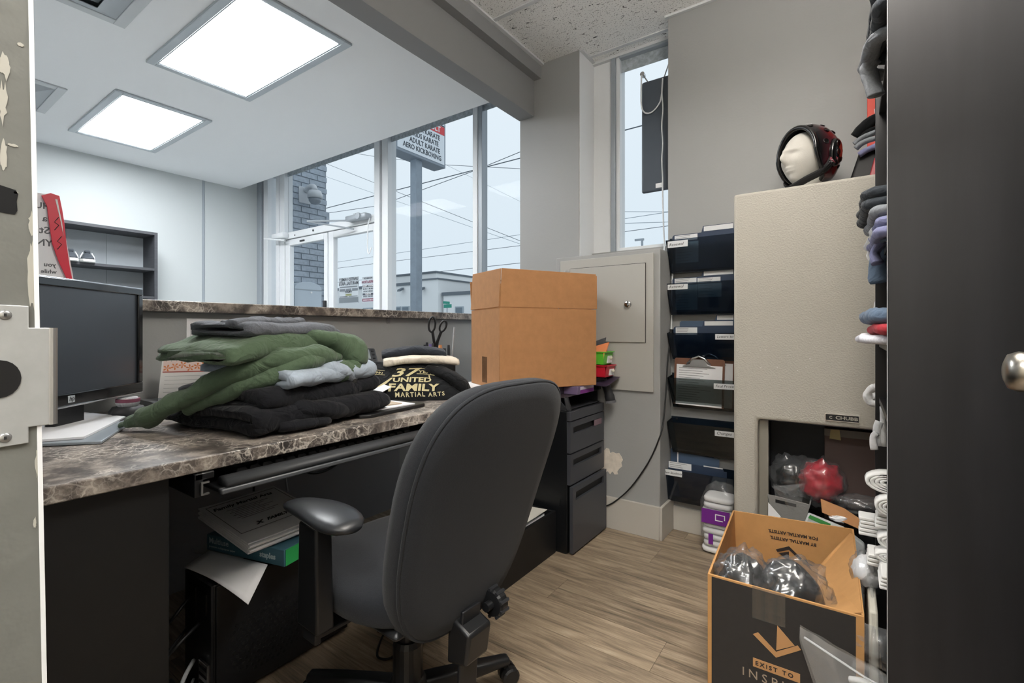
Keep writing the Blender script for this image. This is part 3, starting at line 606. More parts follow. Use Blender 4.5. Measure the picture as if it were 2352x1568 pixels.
# local x runs along the screen towards the door wall, local -y faces the chair?  screen normal = local +y
ML = mon
GB = mat('glossy_black_bezel', '0e0f11', .12, coat=.4)
hw = .26; z0, z1 = .083, .462
obj('housing', MB().box(-hw, -.045, z0+.006, hw, -.012, z1-.004), BLACKP, mon, bev=.012, world=False)
def ringframe(x0, x1, za, zb, w0, w1, wb, y0, y1):
    return MB().box(x0, y0, zb-w1, x1, y1, zb).box(x0, y0, za, x1, y1, za+wb).box(x0, y0, za+wb, x0+w0, y1, zb-w1).box(x1-w0, y0, za+wb, x1, y1, zb-w1)
obj('bezel', ringframe(-hw-.003, hw+.003, z0, z1, .024, .024, .036, -.014, .004), GB, mon, bev=.003, world=False)
obj('screen', MB().box(-hw+.015, -.012, z0+.03, hw-.015, -.004, z1-.02), mat('dark_screen', '363c44', .33, spec=1.0), mon, world=False)
obj('silver_edge', MB().box(-hw-.004, -.016, z1-.001, hw+.004, .002, z1+.003), CHROME, mon, bev=.001, world=False); obj('silver_edge', MB().box(-hw-.004, -.002, z0-.005, hw+.004, .004, z0), CHROME, mon, bev=.001, world=False)
lg = obj('maker_badge', MB().box(.058, .004, z0+.008, .084, .0055, z0+.029), mat('badge_silver', 'c9ced2', .3, metal=.4), mon, bev=.002, world=False)
text('hp', .02, frame((.081, .0057, z0+.0135), (-1,0,0), (0,0,1)), BLACKP, mon, world=False, shear=.25)
obj('stand', MB().box(-.06, -.08, 0, .06, -.05, .2).box(-.13, -.16, 0, .13, .06, .012), BLACKP, mon, bev=.006, world=False)
# dark round holder with a white ribbed cap
t = thing('tape_holder', 'dark grey rounded holder topped by a white ribbed cap, beside monitor', 'holder', (-2.10, .605, DZ))
def lobes(r, h0, h1, n=40, k=6, a=.07):
    rings = []
    for j, (s, z) in enumerate(((.82, h0), (1, h0+(h1-h0)*.35), (1, h0+(h1-h0)*.6), (.8, h1))):
        rings.append([(-2.10+r*s*math.cos(2*PI*i/n)*(1+a*math.cos(k*2*PI*i/n)), .605+r*s*math.sin(2*PI*i/n)*(1+a*math.cos(k*2*PI*i/n)), DZ+z) for i in range(n)])
    return MB().loft(rings)
obj('base', lobes(.052, 0, .04), mat('grey_rubber', '4a4b4e', .5), t, smooth=True)
obj('cap', lobes(.034, .04, .072, 60, 30, .02), mat('cap_white', 'dcdde0', .45), t)
obj('cap_label', MB().lathe([(.0348, .055), (.0352, .056), (.0352, .066), (.0348, .067)], 40, c=(-2.10, .605, DZ)), mat('cap_print', '9a5a70', .6), t)
# papers by the monitor
t = thing('paper_folder', 'white papers lying on a silver folder in front of the monitor', 'folder', (-1.95, .45, DZ))
obj('folder', MB().prism([(-1.77, .30), (-1.66, .42), (-2.00, .60), (-2.26, .55), (-2.26, .30)], .008, Matrix.Translation((0, 0, DZ+.001))), mat('silver_folder', '9aa3ab', .35, metal=.3), t, bev=.002)
obj('paper', MB().prism([(-1.79, .30), (-1.73, .40), (-2.02, .575), (-2.24, .52), (-2.24, .30)], .006, Matrix.Translation((0, 0, DZ+.010))), PAPER, t)
# desk calendar behind the clothes
t = thing('desk_calendar', 'small standing desk calendar with autumn leaf header', 'calendar', (-2.12, .86, DZ))
CM = frame((-2.20, .73, DZ+.045), (.18, .24, 0), (-.05, .03, .20)); CM2 = CM
obj('page', MB().prism([(0, 0), (.2, 0), (.2, .15), (0, .15)], .004, CM), mat('calendar_page', 'e6e4e2', .8), t)
obj('header', MB().prism([(.006, .105), (.194, .105), (.194, .148), (.006, .148)], .0008, CM @ Matrix.Translation((0, 0, .004))), mat('leaf_header', 'e9d2cc', .8), t)
obj('header_rule', MB().prism([(.006, .100), (.194, .100), (.194, .1045), (.006, .1045)], .0008, CM @ Matrix.Translation((0, 0, .004))), mat('leaf_rule', 'b86a62', .8), t)
lv = MB()
for i in range(7):
    cx = .02+.026*i; cy = .118+.012*((i*37) % 3)/2
    for k in range(5):
        a = k*2*PI/5+i; lv.prism([(cx, cy), (cx+.011*math.cos(a-.3), cy+.011*math.sin(a-.3)), (cx+.015*math.cos(a), cy+.015*math.sin(a)), (cx+.011*math.cos(a+.3), cy+.011*math.sin(a+.3))], .0006, CM @ Matrix.Translation((0, 0, .0048)))
obj('leaf_print', lv, mat('leaf_orange', 'd9854f', .8), t)
ln = MB()
for i in range(5): ln.prism([(.015, .085-.016*i), (.185, .085-.016*i), (.185, .0857-.016*i), (.015, .0857-.016*i)], .0006, CM @ Matrix.Translation((0, 0, .004)))
obj('page_lines', ln, INKG, t)
for i in range(10): obj('wire_ring', MB().tube([CM @ Vector((.015+.018*i, .15+.007*math.cos(a), .002+.007*math.sin(a))) for a in [2*PI*k/8 for k in range(9)]], .0009, 5), STEEL, t)
obj('stand_back', MB().add([CM @ Vector(p) for p in ((0, -.03, 0), (.2, -.03, 0), (.2, .15, 0), (0, .15, 0), (0, -.045, -.09), (.2, -.045, -.09))], [(0,1,2,3), (3,2,5,4)]), mat('calendar_card', 'b7babd', .8), t, solid=.002)
obj('riser', B(-2.30, .70, DZ, -2.12, .98, DZ+.035), mat('riser_grey', '77797c', .6), t)
# ---------------------------------------------------------------- folded garments
def serp(path, th, y0, y1, origin, axis, ny=26, amp=.006, f=14, seed=0, taper=.55, sag=None, n_end=5, slope=(0, 0), jag=.012):
    """a thick sheet following a 2-D path (a, z), swept along y; a points along 'axis' direction rotated by angle; folds wander with noise"""
    P = smoothpath([(a, 0, z) for a, z in path], 5); P = [(p.x, p.z) for p in P]
    k = len(P); nor = []
    for i in range(k):
        dx = P[min(i+1, k-1)][0]-P[max(i-1, 0)][0]; dz = P[min(i+1, k-1)][1]-P[max(i-1, 0)][1]; l = math.hypot(dx, dz) or 1
        nor.append((-dz/l, dx/l))
    ca, sa = math.cos(axis), math.sin(axis)
    rings = []
    for j in range(ny+1):
        s = j/ny; y = y0+(y1-y0)*s
        e = min(s, 1-s)*2
        q_ = min(1.0, e/.16); tk = th*(taper+(1-taper)*math.sqrt(max(0, 1-(1-q_)**2)))
        def pt(i, side):
            a, z = P[i]; w = th*.5*0+tk*.5*side
            sh = jag*N((i*.12+seed, y*3, seed), 1.3)
            px = a+nor[i][0]*w+sh+slope[0]*(s-.5); pz = z+nor[i][1]*w+slope[1]*(s-.5)
            q = (px, y, pz)
            dd = amp*N(q, f, seed)+amp*.5*N(q, f*2.3, seed+3)+amp*1.1*(.25-abs(N((px*.5+y*.8, y*.35, pz*1.5), f*1.3, seed+7)))
            px += nor[i][0]*dd*side; pz += nor[i][1]*dd*side+ (sag(s, a) if sag else 0)
            yy = y+jag*.8*N((a*4, seed, pz*12), 1)*(1-min(1, e/.3))
            return (origin[0]+px*ca-yy*sa, origin[1]+px*sa+yy*ca, origin[2]+pz)
        ring = [pt(i, 1) for i in range(k)]
        # rounded tail
        ring += [pt(i, -1) for i in range(k-1, -1, -1)]
        rings.append(ring)
    return MB().loft(rings, True)
def fabric(name, col, bump=.35, sheen=.12, na=.06, ns=60, col2=None, crease=.55):
    new = name not in MATS
    m = mat(name, col, .92, noise_amt=na, nscale=ns, bump=bump, bscale=420, sheen=sheen, spec=.15, col2=col2)
    if new:          # soft creases on top of the weave
        nt = m.node_tree; b = nt.nodes['Principled BSDF']; wv = [n for n in nt.nodes if n.type == 'BUMP'][0]; mp = [n for n in nt.nodes if n.type == 'MAPPING'][0]
        nz = add_node(nt, 'ShaderNodeTexNoise', Scale=16, Detail=2, Roughness=.5, Distortion=1.4); nt.links.new(mp.outputs[0], nz.inputs['Vector'])
        b2 = add_node(nt, 'ShaderNodeBump', Strength=crease, Distance=.022); nt.links.new(nz.outputs['Fac'], b2.inputs['Height']); nt.links.new(b2.outputs[0], wv.inputs['Normal'])
    return m
F_BLK = fabric('black_fleece', '1d1e22', sheen=.08); F_GRN = fabric('olive_green_fleece', '566852', sheen=.15); F_LT = fabric('pale_blue_grey_fleece', 'a9b5c2'); F_GRY = fabric('heather_grey_fleece', '63666c', na=.22, ns=260)
SA = R(8)      # the stack's front runs slightly off the desk edge
SO = (-1.66, .90, DZ)
# black hoodie at the bottom: loose folds
t = thing('hoodie', 'black folded hoodie with zip at the bottom of the clothes stack', 'hoodie', (SO[0], SO[1], DZ), group='garments in the clothes stack')
o0 = (SO[0], SO[1], DZ)
obj('body', serp([(-.22, .022), (.05, .022), (.215, .024), (.262, .040), (.225, .060), (0, .058), (-.15, .060)], .040, -.26, .27, (SO[0], SO[1], DZ+.004), SA, seed=1, amp=.009, jag=.03, f=8, ny=34), F_BLK, t, smooth=True)
obj('upper_fold', serp([(-.24, .088), (0, .086), (.17, .086), (.225, .100), (.18, .120), (0, .122), (-.2, .118)], .038, -.22, .29, o0, SA, seed=4, amp=.011, jag=.03, f=8, slope=(-.03, .014), ny=34), F_BLK, t, smooth=True)
obj('sleeve', MB().tube(smoothpath([(-1.46, .78, DZ+.080), (-1.415, .86, DZ+.066), (-1.40, .95, DZ+.048), (-1.43, 1.03, DZ+.034), (-1.50, 1.08, DZ+.030)], 5), [.045]*10+[.04]*11, 16, flat=.6, wob=.016, wf=14), F_BLK, t, smooth=True)
obj('cuff', MB().tube(smoothpath([(-1.385, .76, DZ+.024), (-1.372, .83, DZ+.022), (-1.39, .92, DZ+.020)], 4), .026, 12, flat=.6, wob=.006, wf=30), F_BLK, t, smooth=True)
obj('hood', MB().tube(smoothpath([(-1.47, .97, DZ+.105), (-1.49, 1.05, DZ+.09), (-1.52, 1.11, DZ+.065), (-1.57, 1.16, DZ+.04)], 5), [.055]*6+[.05]*5+[.038]*5, 16, flat=.7, wob=.018, wf=13, seed=3), F_BLK, t, smooth=True)
obj('zip_pull', B(-1.455, 1.07, DZ+.122, -1.449, 1.085, DZ+.135), CHROME, t)
# pale sweatshirt
t = thing('sweatshirt', 'pale blue-grey folded sweatshirt between black and green hoodies', 'sweatshirt', (SO[0], SO[1], DZ+.13), group='garments in the clothes stack')
obj('body', serp([(-.2, .150), (0, .148), (.17, .146), (.235, .152), (.235, .172), (.17, .184), (0, .188), (-.2, .186)], .036, -.15, .27, o0, SA, seed=8, amp=.009, jag=.02, f=7, slope=(-.05, .012)), F_LT, t, smooth=True)
obj('sleeve', MB().tube(smoothpath([(-1.47, .92, DZ+.178), (-1.45, 1.0, DZ+.176), (-1.47, 1.06, DZ+.155), (-1.53, 1.11, DZ+.125), (-1.58, 1.14, DZ+.105)], 5), [.036]*21, 14, flat=.7, wob=.012, wf=16), F_LT, t, smooth=True)
# green hoodie
t = thing('hoodie', 'olive green hoodie with one sleeve hanging to the desk', 'hoodie', (SO[0], SO[1], DZ+.19), group='garments in the clothes stack')
obj('body', serp([(-.22, .206), (0, .208), (.13, .207), (.18, .214), (.16, .232), (.02, .238), (-.2, .238)], .034, -.14, .22, o0, SA, seed=12, amp=.012, jag=.025, f=6, slope=(-.04, -.008)), F_GRN, t, smooth=True)
obj('upper_fold', serp([(-.2, .252), (0, .252), (.11, .251), (.165, .258), (.13, .280), (0, .284), (-.2, .280)], .040, -.28, .20, o0, SA, seed=14, amp=.015, jag=.03, f=6, slope=(-.02, -.002), taper=.35, ny=34, sag=lambda s, a: -.035*max(0, .3-s)/.3), F_GRN, t, smooth=True)
obj('sleeve', MB().tube(smoothpath([(-1.47, .99, DZ+.225), (-1.455, .88, DZ+.222), (-1.49, .76, DZ+.200), (-1.58, .67, DZ+.145), (-1.70, .59, DZ+.078), (-1.77, .545, DZ+.038), (-1.835, .51, DZ+.015)], 6), [.036]*6+[.042]*6+[.048]*6+[.048]*6+[.042]*6+[.030]*4+[.018]*3, 20, flat=.7, wob=.020, wf=12, seed=5), F_GRN, t, smooth=True)
obj('sleeve', MB().tube(smoothpath([(-1.50, 1.03, DZ+.215), (-1.45, .93, DZ+.215), (-1.44, .83, DZ+.192), (-1.49, .74, DZ+.150), (-1.58, .675, DZ+.105), (-1.66, .63, DZ+.068)], 6), [.030]*6+[.038]*6+[.041]*6+[.038]*6+[.032]*4+[.024]*3, 20, flat=.7, wob=.016, wf=12, seed=9), F_GRN, t, smooth=True)
obj('hood', MB().tube(smoothpath([(-1.56, .95, DZ+.285), (-1.51, 1.03, DZ+.272), (-1.50, 1.09, DZ+.235), (-1.505, 1.10, DZ+.185), (-1.48, 1.06, DZ+.16), (-1.45, .98, DZ+.165)], 6), [.045]*6+[.056]*6+[.062]*6+[.056]*6+[.05]*4+[.03]*3, 20, flat=.8, wob=.024, wf=10, seed=2), F_GRN, t, smooth=True)
# grey sweatshirt on top
t = thing('sweatshirt', 'heather grey folded sweatshirt on top of the clothes stack', 'sweatshirt', (SO[0], SO[1], DZ+.28), group='garments in the clothes stack')
obj('body', serp([(-.17, .302), (0, .301), (.09, .300), (.138, .304), (.135, .318), (.06, .324), (-.1, .326), (-.18, .322)], .022, -.20, .15, o0, SA-.05, seed=21, amp=.008, jag=.02, f=9, slope=(-.02, 0)), F_GRY, t, smooth=True)
obj('collar_fold', MB().tube(smoothpath([(-1.72, .76, DZ+.335), (-1.64, .82, DZ+.342), (-1.60, .90, DZ+.338), (-1.63, .97, DZ+.345), (-1.70, 1.01, DZ+.335)], 5), [.022]*21, 12, flat=.6, wob=.014, wf=24), F_GRY, t, smooth=True)
obj('sleeve_fold', MB().tube(smoothpath([(-1.56, .71, DZ+.330), (-1.575, .78, DZ+.336), (-1.65, .88, DZ+.34), (-1.75, .96, DZ+.338)], 5), [.032]*16, 12, flat=.5, wob=.014, wf=18), F_GRY, t, smooth=True)
obj('cuff', MB().tube(smoothpath([(-1.64, 1.00, DZ+.318), (-1.61, 1.06, DZ+.315), (-1.61, 1.11, DZ+.30)], 4), .03, 12, flat=.6, wob=.012, wf=22), F_GRY, t, smooth=True)
# clipboard with papers right of the stack
t = thing('clipboard', 'black clipboard with white papers beside the clothes stack', 'clipboard', (-1.55, 1.30, DZ))
obj('board', MB().prism([(-1.40, 1.06), (-1.375, 1.09), (-1.41, 1.385), (-1.43, 1.40), (-1.80, 1.38), (-1.72, 1.06)], .012, Matrix.Translation((0, 0, DZ+.001))), BLACKP, t, bev=.003)
obj('paper', MB().prism([(-1.42, 1.07), (-1.42, 1.34), (-1.72, 1.34), (-1.70, 1.07)], .004, Matrix.Translation((0, 0, DZ+.014))), PAPER, t)
obj('paper', MB().prism([(-1.47, 1.08), (-1.45, 1.30), (-1.75, 1.32), (-1.72, 1.08)], .003, Matrix.Translation((0, 0, DZ+.019))), mat('kraft_paper', 'b3a48f', .8), t)
t = thing('paper_sheet', 'curled lined paper sheet between clothes stack and printed shirt', 'paper', (-1.72, 1.38, DZ))
obj('sheet', MB().grid(lambda u, v: (-1.62-.22*u, 1.22+.17*v, DZ+.03+.035*v*v+.03*u), 8, 8), PAPER, t, solid=.002)
# telephone
PH = mat('phone_charcoal', '3a3c40', .45)
t = thing('desk_telephone', 'dark grey office telephone with display behind the printed shirt', 'telephone', (-2.17, 1.66, DZ))
TM = frame((-2.15, 1.66, DZ+.06), (.35, .9, 0), (-.5, .2, .62))
def pbox(x0, y0, x1, y1, z0, z1): return MB().prism([(x0, y0), (x1, y0), (x1, y1), (x0, y1)], z1-z0, TM @ Matrix.Translation((0, 0, z0)))
obj('body', pbox(-.10, -.02, .10, .20, -.03, 0), PH, t, bev=.012)
obj('base', B(-2.25, 1.60, DZ, -2.08, 1.83, DZ+.05), PH, t, bev=.006)
obj('display_frame', pbox(-.09, .115, .06, .185, 0, .004), mat('phone_silver', '9aa3a8', .4, metal=.3), t, bev=.002)
obj('display', pbox(-.082, .122, .052, .178, .004, .0055), mat('lcd_pale', 'aab5b2', .3), t)
for r_ in range(4):
    for c_ in range(3): obj('key', pbox(-.045+.03*c_, .065-.028*r_, -.026+.03*c_, .082-.028*r_, 0, .005), DARKP, t, bev=.003)
for k in range(5): obj('side_key', pbox(.07, .17-.026*k, .085, .182-.026*k, 0, .004), DARKP, t)
for k in range(5): obj('soft_key', pbox(-.085+.03*k, .098, -.07+.03*k, .106, 0, .004), DARKP, t)
obj('handset', MB().tube(smoothpath([TM @ Vector(p) for p in ((-.125, -.02, .02), (-.13, .02, .04), (-.13, .12, .045), (-.125, .19, .025))], 4), [.026]*4+[.018]*5+[.026]*4, 10, flat=.8), PH, t, smooth=True)
# printed shirt pile
F_TEE = fabric('black_cotton', '17181a', bump=.2, sheen=.1); F_CRM = fabric('cream_fleece', 'dcd2c2'); GOLD = mat('gold_print', 'c4b88c', .5)
SM = frame((-1.74, 1.56, DZ), (.60, .80, 0), (-.80, .60, 0))     # x runs along the front of the pile, y to the back
def tee(x, y):
    e = max(0, 1-(abs(x)/.285)**4); h = .155*e**.5
    yy = (y+.21)/.42
    prof = (min(1, yy/.42)**.62)*(1 if yy < .75 else max(0, 1-(yy-.75)/.25)**.5)
    return h*prof*(1-.12*x/.28)+.004*N((x, y, 0), 14, 4)*e+.012*(1 if e > 0 else 0)*prof*N((x, y, 2), 6, 1)
t = thing('t_shirt', 'black folded t-shirt with gold United Family print facing the chair', 'shirt', (-1.74, 1.56, DZ), group='garments in the printed shirt pile')
nx, ny = 48, 34
obj('body', MB().grid(lambda u, v: SM @ Vector(((u-.5)*.57, -.21+.42*v, max(.001, tee((u-.5)*.57, -.21+.42*v)))), nx, ny), F_TEE, t, smooth=True)
def print_on(body, size, x, y, **k):
    mb = text_mb(body, size, **k); vs = []
    for v in mb.v:
        px = x+v[0]; s = v[1]+y           # s measured up the front slope
        vs.append(tuple(SM @ Vector((px, -.21+s*.62, tee(px, -.21+s*.62)+.0035+v[2]*.2))))
    mb.v = vs; return obj('gold_print', mb, GOLD, t)
print_on('UNITED', .048, .03, .095, bold=.03, sx=1.0, shear=.15, align='CENTER')
print_on('FAMILY', .064, .03, .035, bold=.035, sx=1.05, shear=.15, align='CENTER')
print_on('MARTIAL ARTS', .026, .06, .008, bold=.02, align='CENTER', spacing=1.3)
print_on('EST. 1991', .026, -.14, .165, bold=.015, shear=.2, align='CENTER', sx=.9)
print_on('YEARS', .034, .11, .165, bold=.025, shear=.2, align='CENTER')
print_on('37', .105, -.005, .14, bold=.02, shear=.35, align='CENTER', sx=1.1)
def print_poly(pts):
    mb = MB(); mb.prism(pts, .0002)
    mb.v = [tuple(SM @ Vector((x, -.21+s*.62, tee(x, -.21+s*.62)+.0035+z))) for x, s, z in mb.v]; obj('gold_print', mb, GOLD, t)
for x0, x1, s0 in ((-.20, -.085, .155), (.055, .17, .155), (-.20, -.085, .195), (.055, .17, .205)):
    for k in range(4): print_poly([(x0+(x1-x0)*k/4, s0), (x0+(x1-x0)*(k+1)/4, s0), (x0+(x1-x0)*(k+1)/4, s0+.004), (x0+(x1-x0)*k/4, s0+.004)])
for pts in ([(-.22, .05), (-.17, .075), (-.13, .055), (-.165, .04)], [(-.19, .03), (-.155, .04), (-.11, .02), (-.15, .012)], [(-.125, .06), (-.06, .13), (-.05, .13), (-.11, .05)], [(-.235, .105), (-.205, .09), (-.18, .06), (-.20, .06)], [(-.155, .085), (-.135, .09), (-.12, .07), (-.14, .06)], [(.108, .12), (.114, .12), (.114, .15), (.108, .15)], [(-.182, .10), (-.176, .10), (-.176, .15), (-.182, .15)]): print_poly(pts)
obj('sleeve', MB().tube(smoothpath([SM @ Vector(p) for p in ((.12, -.05, .12), (.20, -.10, .10), (.27, -.14, .05), (.28, -.10, .03))], 5), [.05]*6+[.055]*5+[.05]*5, 14, flat=.55, wob=.012, wf=16), F_TEE, t, smooth=True)
t = thing('cream_garment', 'cream folded fleece garment lying on the printed t-shirt', 'garment', (-1.80, 1.63, DZ+.15), group='garments in the printed shirt pile')
obj('body', serp([(-.08, .158), (.04, .157), (.115, .158), (.125, .170), (.10, .178), (0, .178), (-.08, .178)], .014, -.18, .17, (-1.72, 1.665, DZ), R(-40), seed=31, amp=.005, jag=.02, f=14, sag=lambda s, a: .012*math.sin(s*PI)-.01), F_CRM, t, smooth=True)
t = thing('dark_sweater', 'dark grey sweater lying behind the cream garment', 'sweater', (-1.88, 1.68, DZ+.17), group='garments in the printed shirt pile')
obj('body', serp([(-.10, .172), (0, .176), (.05, .182), (.06, .196), (.0, .206), (-.1, .198)], .016, -.17, .14, (-1.78, 1.70, DZ), R(-40), seed=35, amp=.007, jag=.02, f=12, sag=lambda s, a: .022*math.sin(s*PI)-.005), fabric('dark_knit', '2b2f36'), t, smooth=True)
# jar, pen cup, scissors, pens
t = thing('glass_jar', 'small clear glass jar beside the black pen cup', 'jar', (-2.12, 2.02, DZ))
obj('glass', MB().lathe([(.034, 0), (.038, .01), (.038, .11), (.033, .125), (.033, .15), (.031, .15), (.031, .125), (.036, .11), (.036, .012), (.0001, .01)], 24, c=(-2.12, 2.02, DZ)), thin_glass('jar_glass', tint=(.85, .9, .92), gloss=.12, alpha=.12, col='cdd6da'), t, smooth=True)
obj('thread', MB().lathe([(.0335, .13), (.036, .133), (.0335, .136)], 24, c=(-2.12, 2.02, DZ)).lathe([(.0335, .142), (.036, .145), (.0335, .148)], 24, c=(-2.12, 2.02, DZ)), MATS['jar_glass'], t)
t = thing('pen_cup', 'black curved-front pen organiser against the counter wall', 'pen holder', (-2.02, 2.12, DZ))
PCM = frame((-2.02, 2.12, DZ), (.72, .69, 0), (-.69, .72, 0))
obj('front_bin', MB().prism([(-.085, -.05), (.085, -.05), (.085, .03), (-.085, .03)], .12, PCM), BLACKP, t, bev=.012)
obj('back_bin', MB().prism([(-.12, .03), (-.01, .03), (-.01, .09), (-.12, .09)], .17, PCM), BLACKP, t, bev=.01)
def pen(dx, dy, z0, z1, r, col, label, cap=None, tilt=(0, 0)):
    a = PCM @ Vector((dx, dy, z0)); b = PCM @ Vector((dx+tilt[0], dy+tilt[1], z1)); t = thing('pen', label, 'pen', a, group='pens in the black organiser')
    m_ = mat('pen_'+col, col, .4); d_ = (b-a)
    obj('barrel', MB().cyl(a, a+d_*.8, r, n=10), m_, t); obj('cap', MB().cyl(a+d_*.8, b, r*1.12, r*.9, n=10), mat('pen_'+(cap or col), cap or col, .4), t)
pen(-.085, .06, DZ*0+.10, .235, .008, 'e8e6e2', 'white capped marker beside the scissors', '24242a'); pen(-.065, .055, .10, .225, .009, '7a6aa8', 'purple marker in the black organiser'); pen(-.05, .05, .10, .23, .008, '4a4a50', 'dark grey pen left of the pink highlighter')
pen(-.03, .035, .10, .185, .012, 'd43fa0', 'pink highlighter in the black organiser'); pen(-.005, .02, .08, .22, .011, 'd9b878', 'tan marker in the black organiser', 'e9a06a'); pen(.02, .01, .08, .20, .010, 'b8cf5a', 'lime highlighter in the black organiser', '34343a')
pen(.045, 0, .08, .22, .008, '2f3136', 'black pen in the black organiser'); pen(.06, .0, .08, .33, .0055, 'c9ccd0', 'tall pale patterned pencil right of the scissors', 'b9bcc2', (.02, 0)); pen(-.10, .07, .10, .22, .008, '2b2c30', 'black marker at the left of the organiser')
t = thing('scissors', 'black-handled scissors standing in the pen organiser', 'scissors', PCM @ Vector((-.04, .06, .10)))
def loop(cx, cz, rx, rz, ang):
    pts = []
    for i in range(21):
        a = 2*PI*i/20; x = rx*math.cos(a); z = rz*math.sin(a)
        pts.append(PCM @ Vector((cx+x*math.cos(ang)-z*math.sin(ang), .06, cz+x*math.sin(ang)+z*math.cos(ang))))
    return MB().tube(pts, .0065, 8, caps=False)
obj('handle', loop(-.055, .345, .020, .046, R(-6)), BLACKP, t, smooth=True); obj('handle', loop(.012, .335, .018, .036, R(-22)), BLACKP, t, smooth=True)
obj('shank', MB().tube([PCM @ Vector(p) for p in ((-.052, .06, .30), (-.040, .06, .22), (-.032, .06, .14))], .009, 8).tube([PCM @ Vector(p) for p in ((0, .06, .30), (-.022, .06, .24), (-.038, .06, .14))], .009, 8), BLACKP, t)
obj('blade', MB().tube([PCM @ Vector(p) for p in ((-.032, .06, .14), (-.03, .06, .105))], .006, 6), STEEL, t)
# ================================================================ big open cardboard box on the desk corner
KRAFT = mat('brown_cardboard', 'ad7c52', .85, noise_amt=.07, nscale=25, bump=.12, bscale=180); KRAFTI = mat('cardboard_inside', 'b08a60', .85, noise_amt=.05, nscale=20)
ang = math.atan2(.518, .295)
cb = thing('cardboard_box', 'tall open brown cardboard box with upright flaps on the desk corner', 'box', (-1.348, 1.811, .8155), rz=ang)
Lb, Wb, H1, H2 = .548, .383, .391, .578
# local x along the long face, local y along the narrow face; walls are separate panels
obj('long_wall', B(0, 0, 0, Lb, .006, H1), KRAFT, cb, world=False, bev=.002); obj('long_wall', B(0, Wb-.006, 0, Lb, Wb, H1), KRAFT, cb, world=False)
obj('short_wall', B(0, .006, 0, .006, Wb-.006, H1), KRAFT, cb, world=False, bev=.002); obj('short_wall', B(Lb-.006, .006, 0, Lb, Wb-.006, H1), KRAFT, cb, world=False)
obj('bottom', B(.006, .006, 0, Lb-.006, Wb-.006, .006), KRAFTI, cb, world=False)
def flap(pts, name='flap'):
    a, b, c, d = [Vector(p) for p in pts]; n = (b-a).cross(d-a).normalized()*.005
    return obj(name, MB().hexa([a, b, b+n, a+n], [d, c, c+n, d+n]), KRAFT, cb, world=False, bev=.0015)
flap([(.0, .001, H1+.003), (Lb, .001, H1+.003), (Lb-.006, .0, H2-.004), (.010, .004, H2)])
flap([(0, Wb, H1+.003), (0, 0.0015, H1+.003), (.010, .0035, H2-.001), (.004, Wb-.02, H2+.008)])
flap([(Lb, 0, H1+.003), (Lb, Wb, H1+.003), (Lb+.02, Wb, H2-.03), (Lb+.008, .012, H2-.01)])
flap([(Lb, Wb, H1+.003), (0, Wb, H1+.003), (0, Wb+.02, H2-.03), (Lb, Wb+.02, H2-.03)])
obj('packing_tape', B(-.001, Wb/2-.032, .02, 0, Wb/2+.032, .15), thin_glass('brown_tape', tint=(.8, .7, .6), gloss=.1, alpha=.55, col='7d5a3c'), cb, world=False)
t = thing('paper_pad', 'white paper pad lying under the tall cardboard box', 'paper pad', (-1.55, 1.88, DZ)); obj('sheets', MB().prism([(-1.31, 1.80), (-1.31, 2.05), (-1.72, 2.05), (-1.74, 1.74), (-1.52, 1.72)], .024, Matrix.Translation((0, 0, DZ+.0005))), PAPER, t, bev=.002)
# ================================================================ filing pedestal
PED = mat('dark_grey_steel', '44464c', .38, metal=.2); PEDB = mat('black_steel_side', '0e1013', .4)
fc = thing('filing_cabinet', 'three-drawer charcoal metal filing cabinet beside the desk', 'filing cabinet', (-1.36, 2.265, 0))
y0, y1 = 2.071, 2.462
obj('carcass', B(-1.66, y0, .005, -1.131, y1, .70), PEDB, fc, bev=.002)
obj('top_rail', B(-1.131, y0, .655, -1.113, y1, .70), PED, fc, bev=.002)
for k, (za, zb, ox) in enumerate(((.497, .650, 0), (.342, .490, 0), (.012, .334, .014))):
    xa, xb = -1.131+ox, -1.113+ox; hz1 = zb-.028; hz0 = hz1-.034 if k < 2 else hz1-.04
    d = obj('drawer', MB().box(xa, y0, za, xb, y1, hz0).box(xa, y0, hz1, xb, y1, zb).box(xa, y0, hz0, xb, y0+.032, hz1).box(xa, y1-.032, hz0, xb, y1, hz1), PED, fc)
    obj('handle_recess', B(xa, y0+.032, hz0, xa+.004, y1-.032, hz1), mat('recess_black', '08090a', .5), d)
    if k == 0: obj('drawer_label', B(xb-.006, y1-.115, hz0+.002, xb+.001, y1-.034, hz1-.002), mat('dusty_mauve', '7d6670', .6), d)
obj('kick_plate', B(-1.64, y0+.004, 0, -1.14, y1-.004, .012), BLACKP, fc)
# letter tray unit on the cabinet
t = thing('letter_tray', 'black plastic letter tray on top of the filing cabinet', 'tray', (-1.38, 2.27, .70))
obj('base', B(-1.62, 2.075, .702, -1.14, 2.46, .708), DARKP, t, bev=.002)
obj('side', MB().hexa([(-1.62, 2.075, .708), (-1.13, 2.075, .708), (-1.13, 2.083, .708), (-1.62, 2.083, .708)], [(-1.62, 2.075, .765), (-1.19, 2.075, .765), (-1.19, 2.083, .765), (-1.62, 2.083, .765)]), DARKP, t)
obj('side', B(-1.62, 2.452, .708, -1.15, 2.46, .765), DARKP, t)
obj('shelf_plate', B(-1.62, 2.075, .765, -1.15, 2.46, .772), mat('smoky_mauve_plastic', '3a3138', .3), t, bev=.002)
obj('corner_post', MB().hexa([(-1.14, 2.078, .70), (-1.12, 2.10, .70), (-1.135, 2.13, .70), (-1.16, 2.11, .70)], [(-1.15, 2.078, .765), (-1.14, 2.09, .765), (-1.15, 2.12, .765), (-1.17, 2.10, .765)]), DARKP, t, bev=.003)
t = thing('label_box', 'small box with purple and white label under the cardboard box', 'box', (-1.28, 2.30, .773))
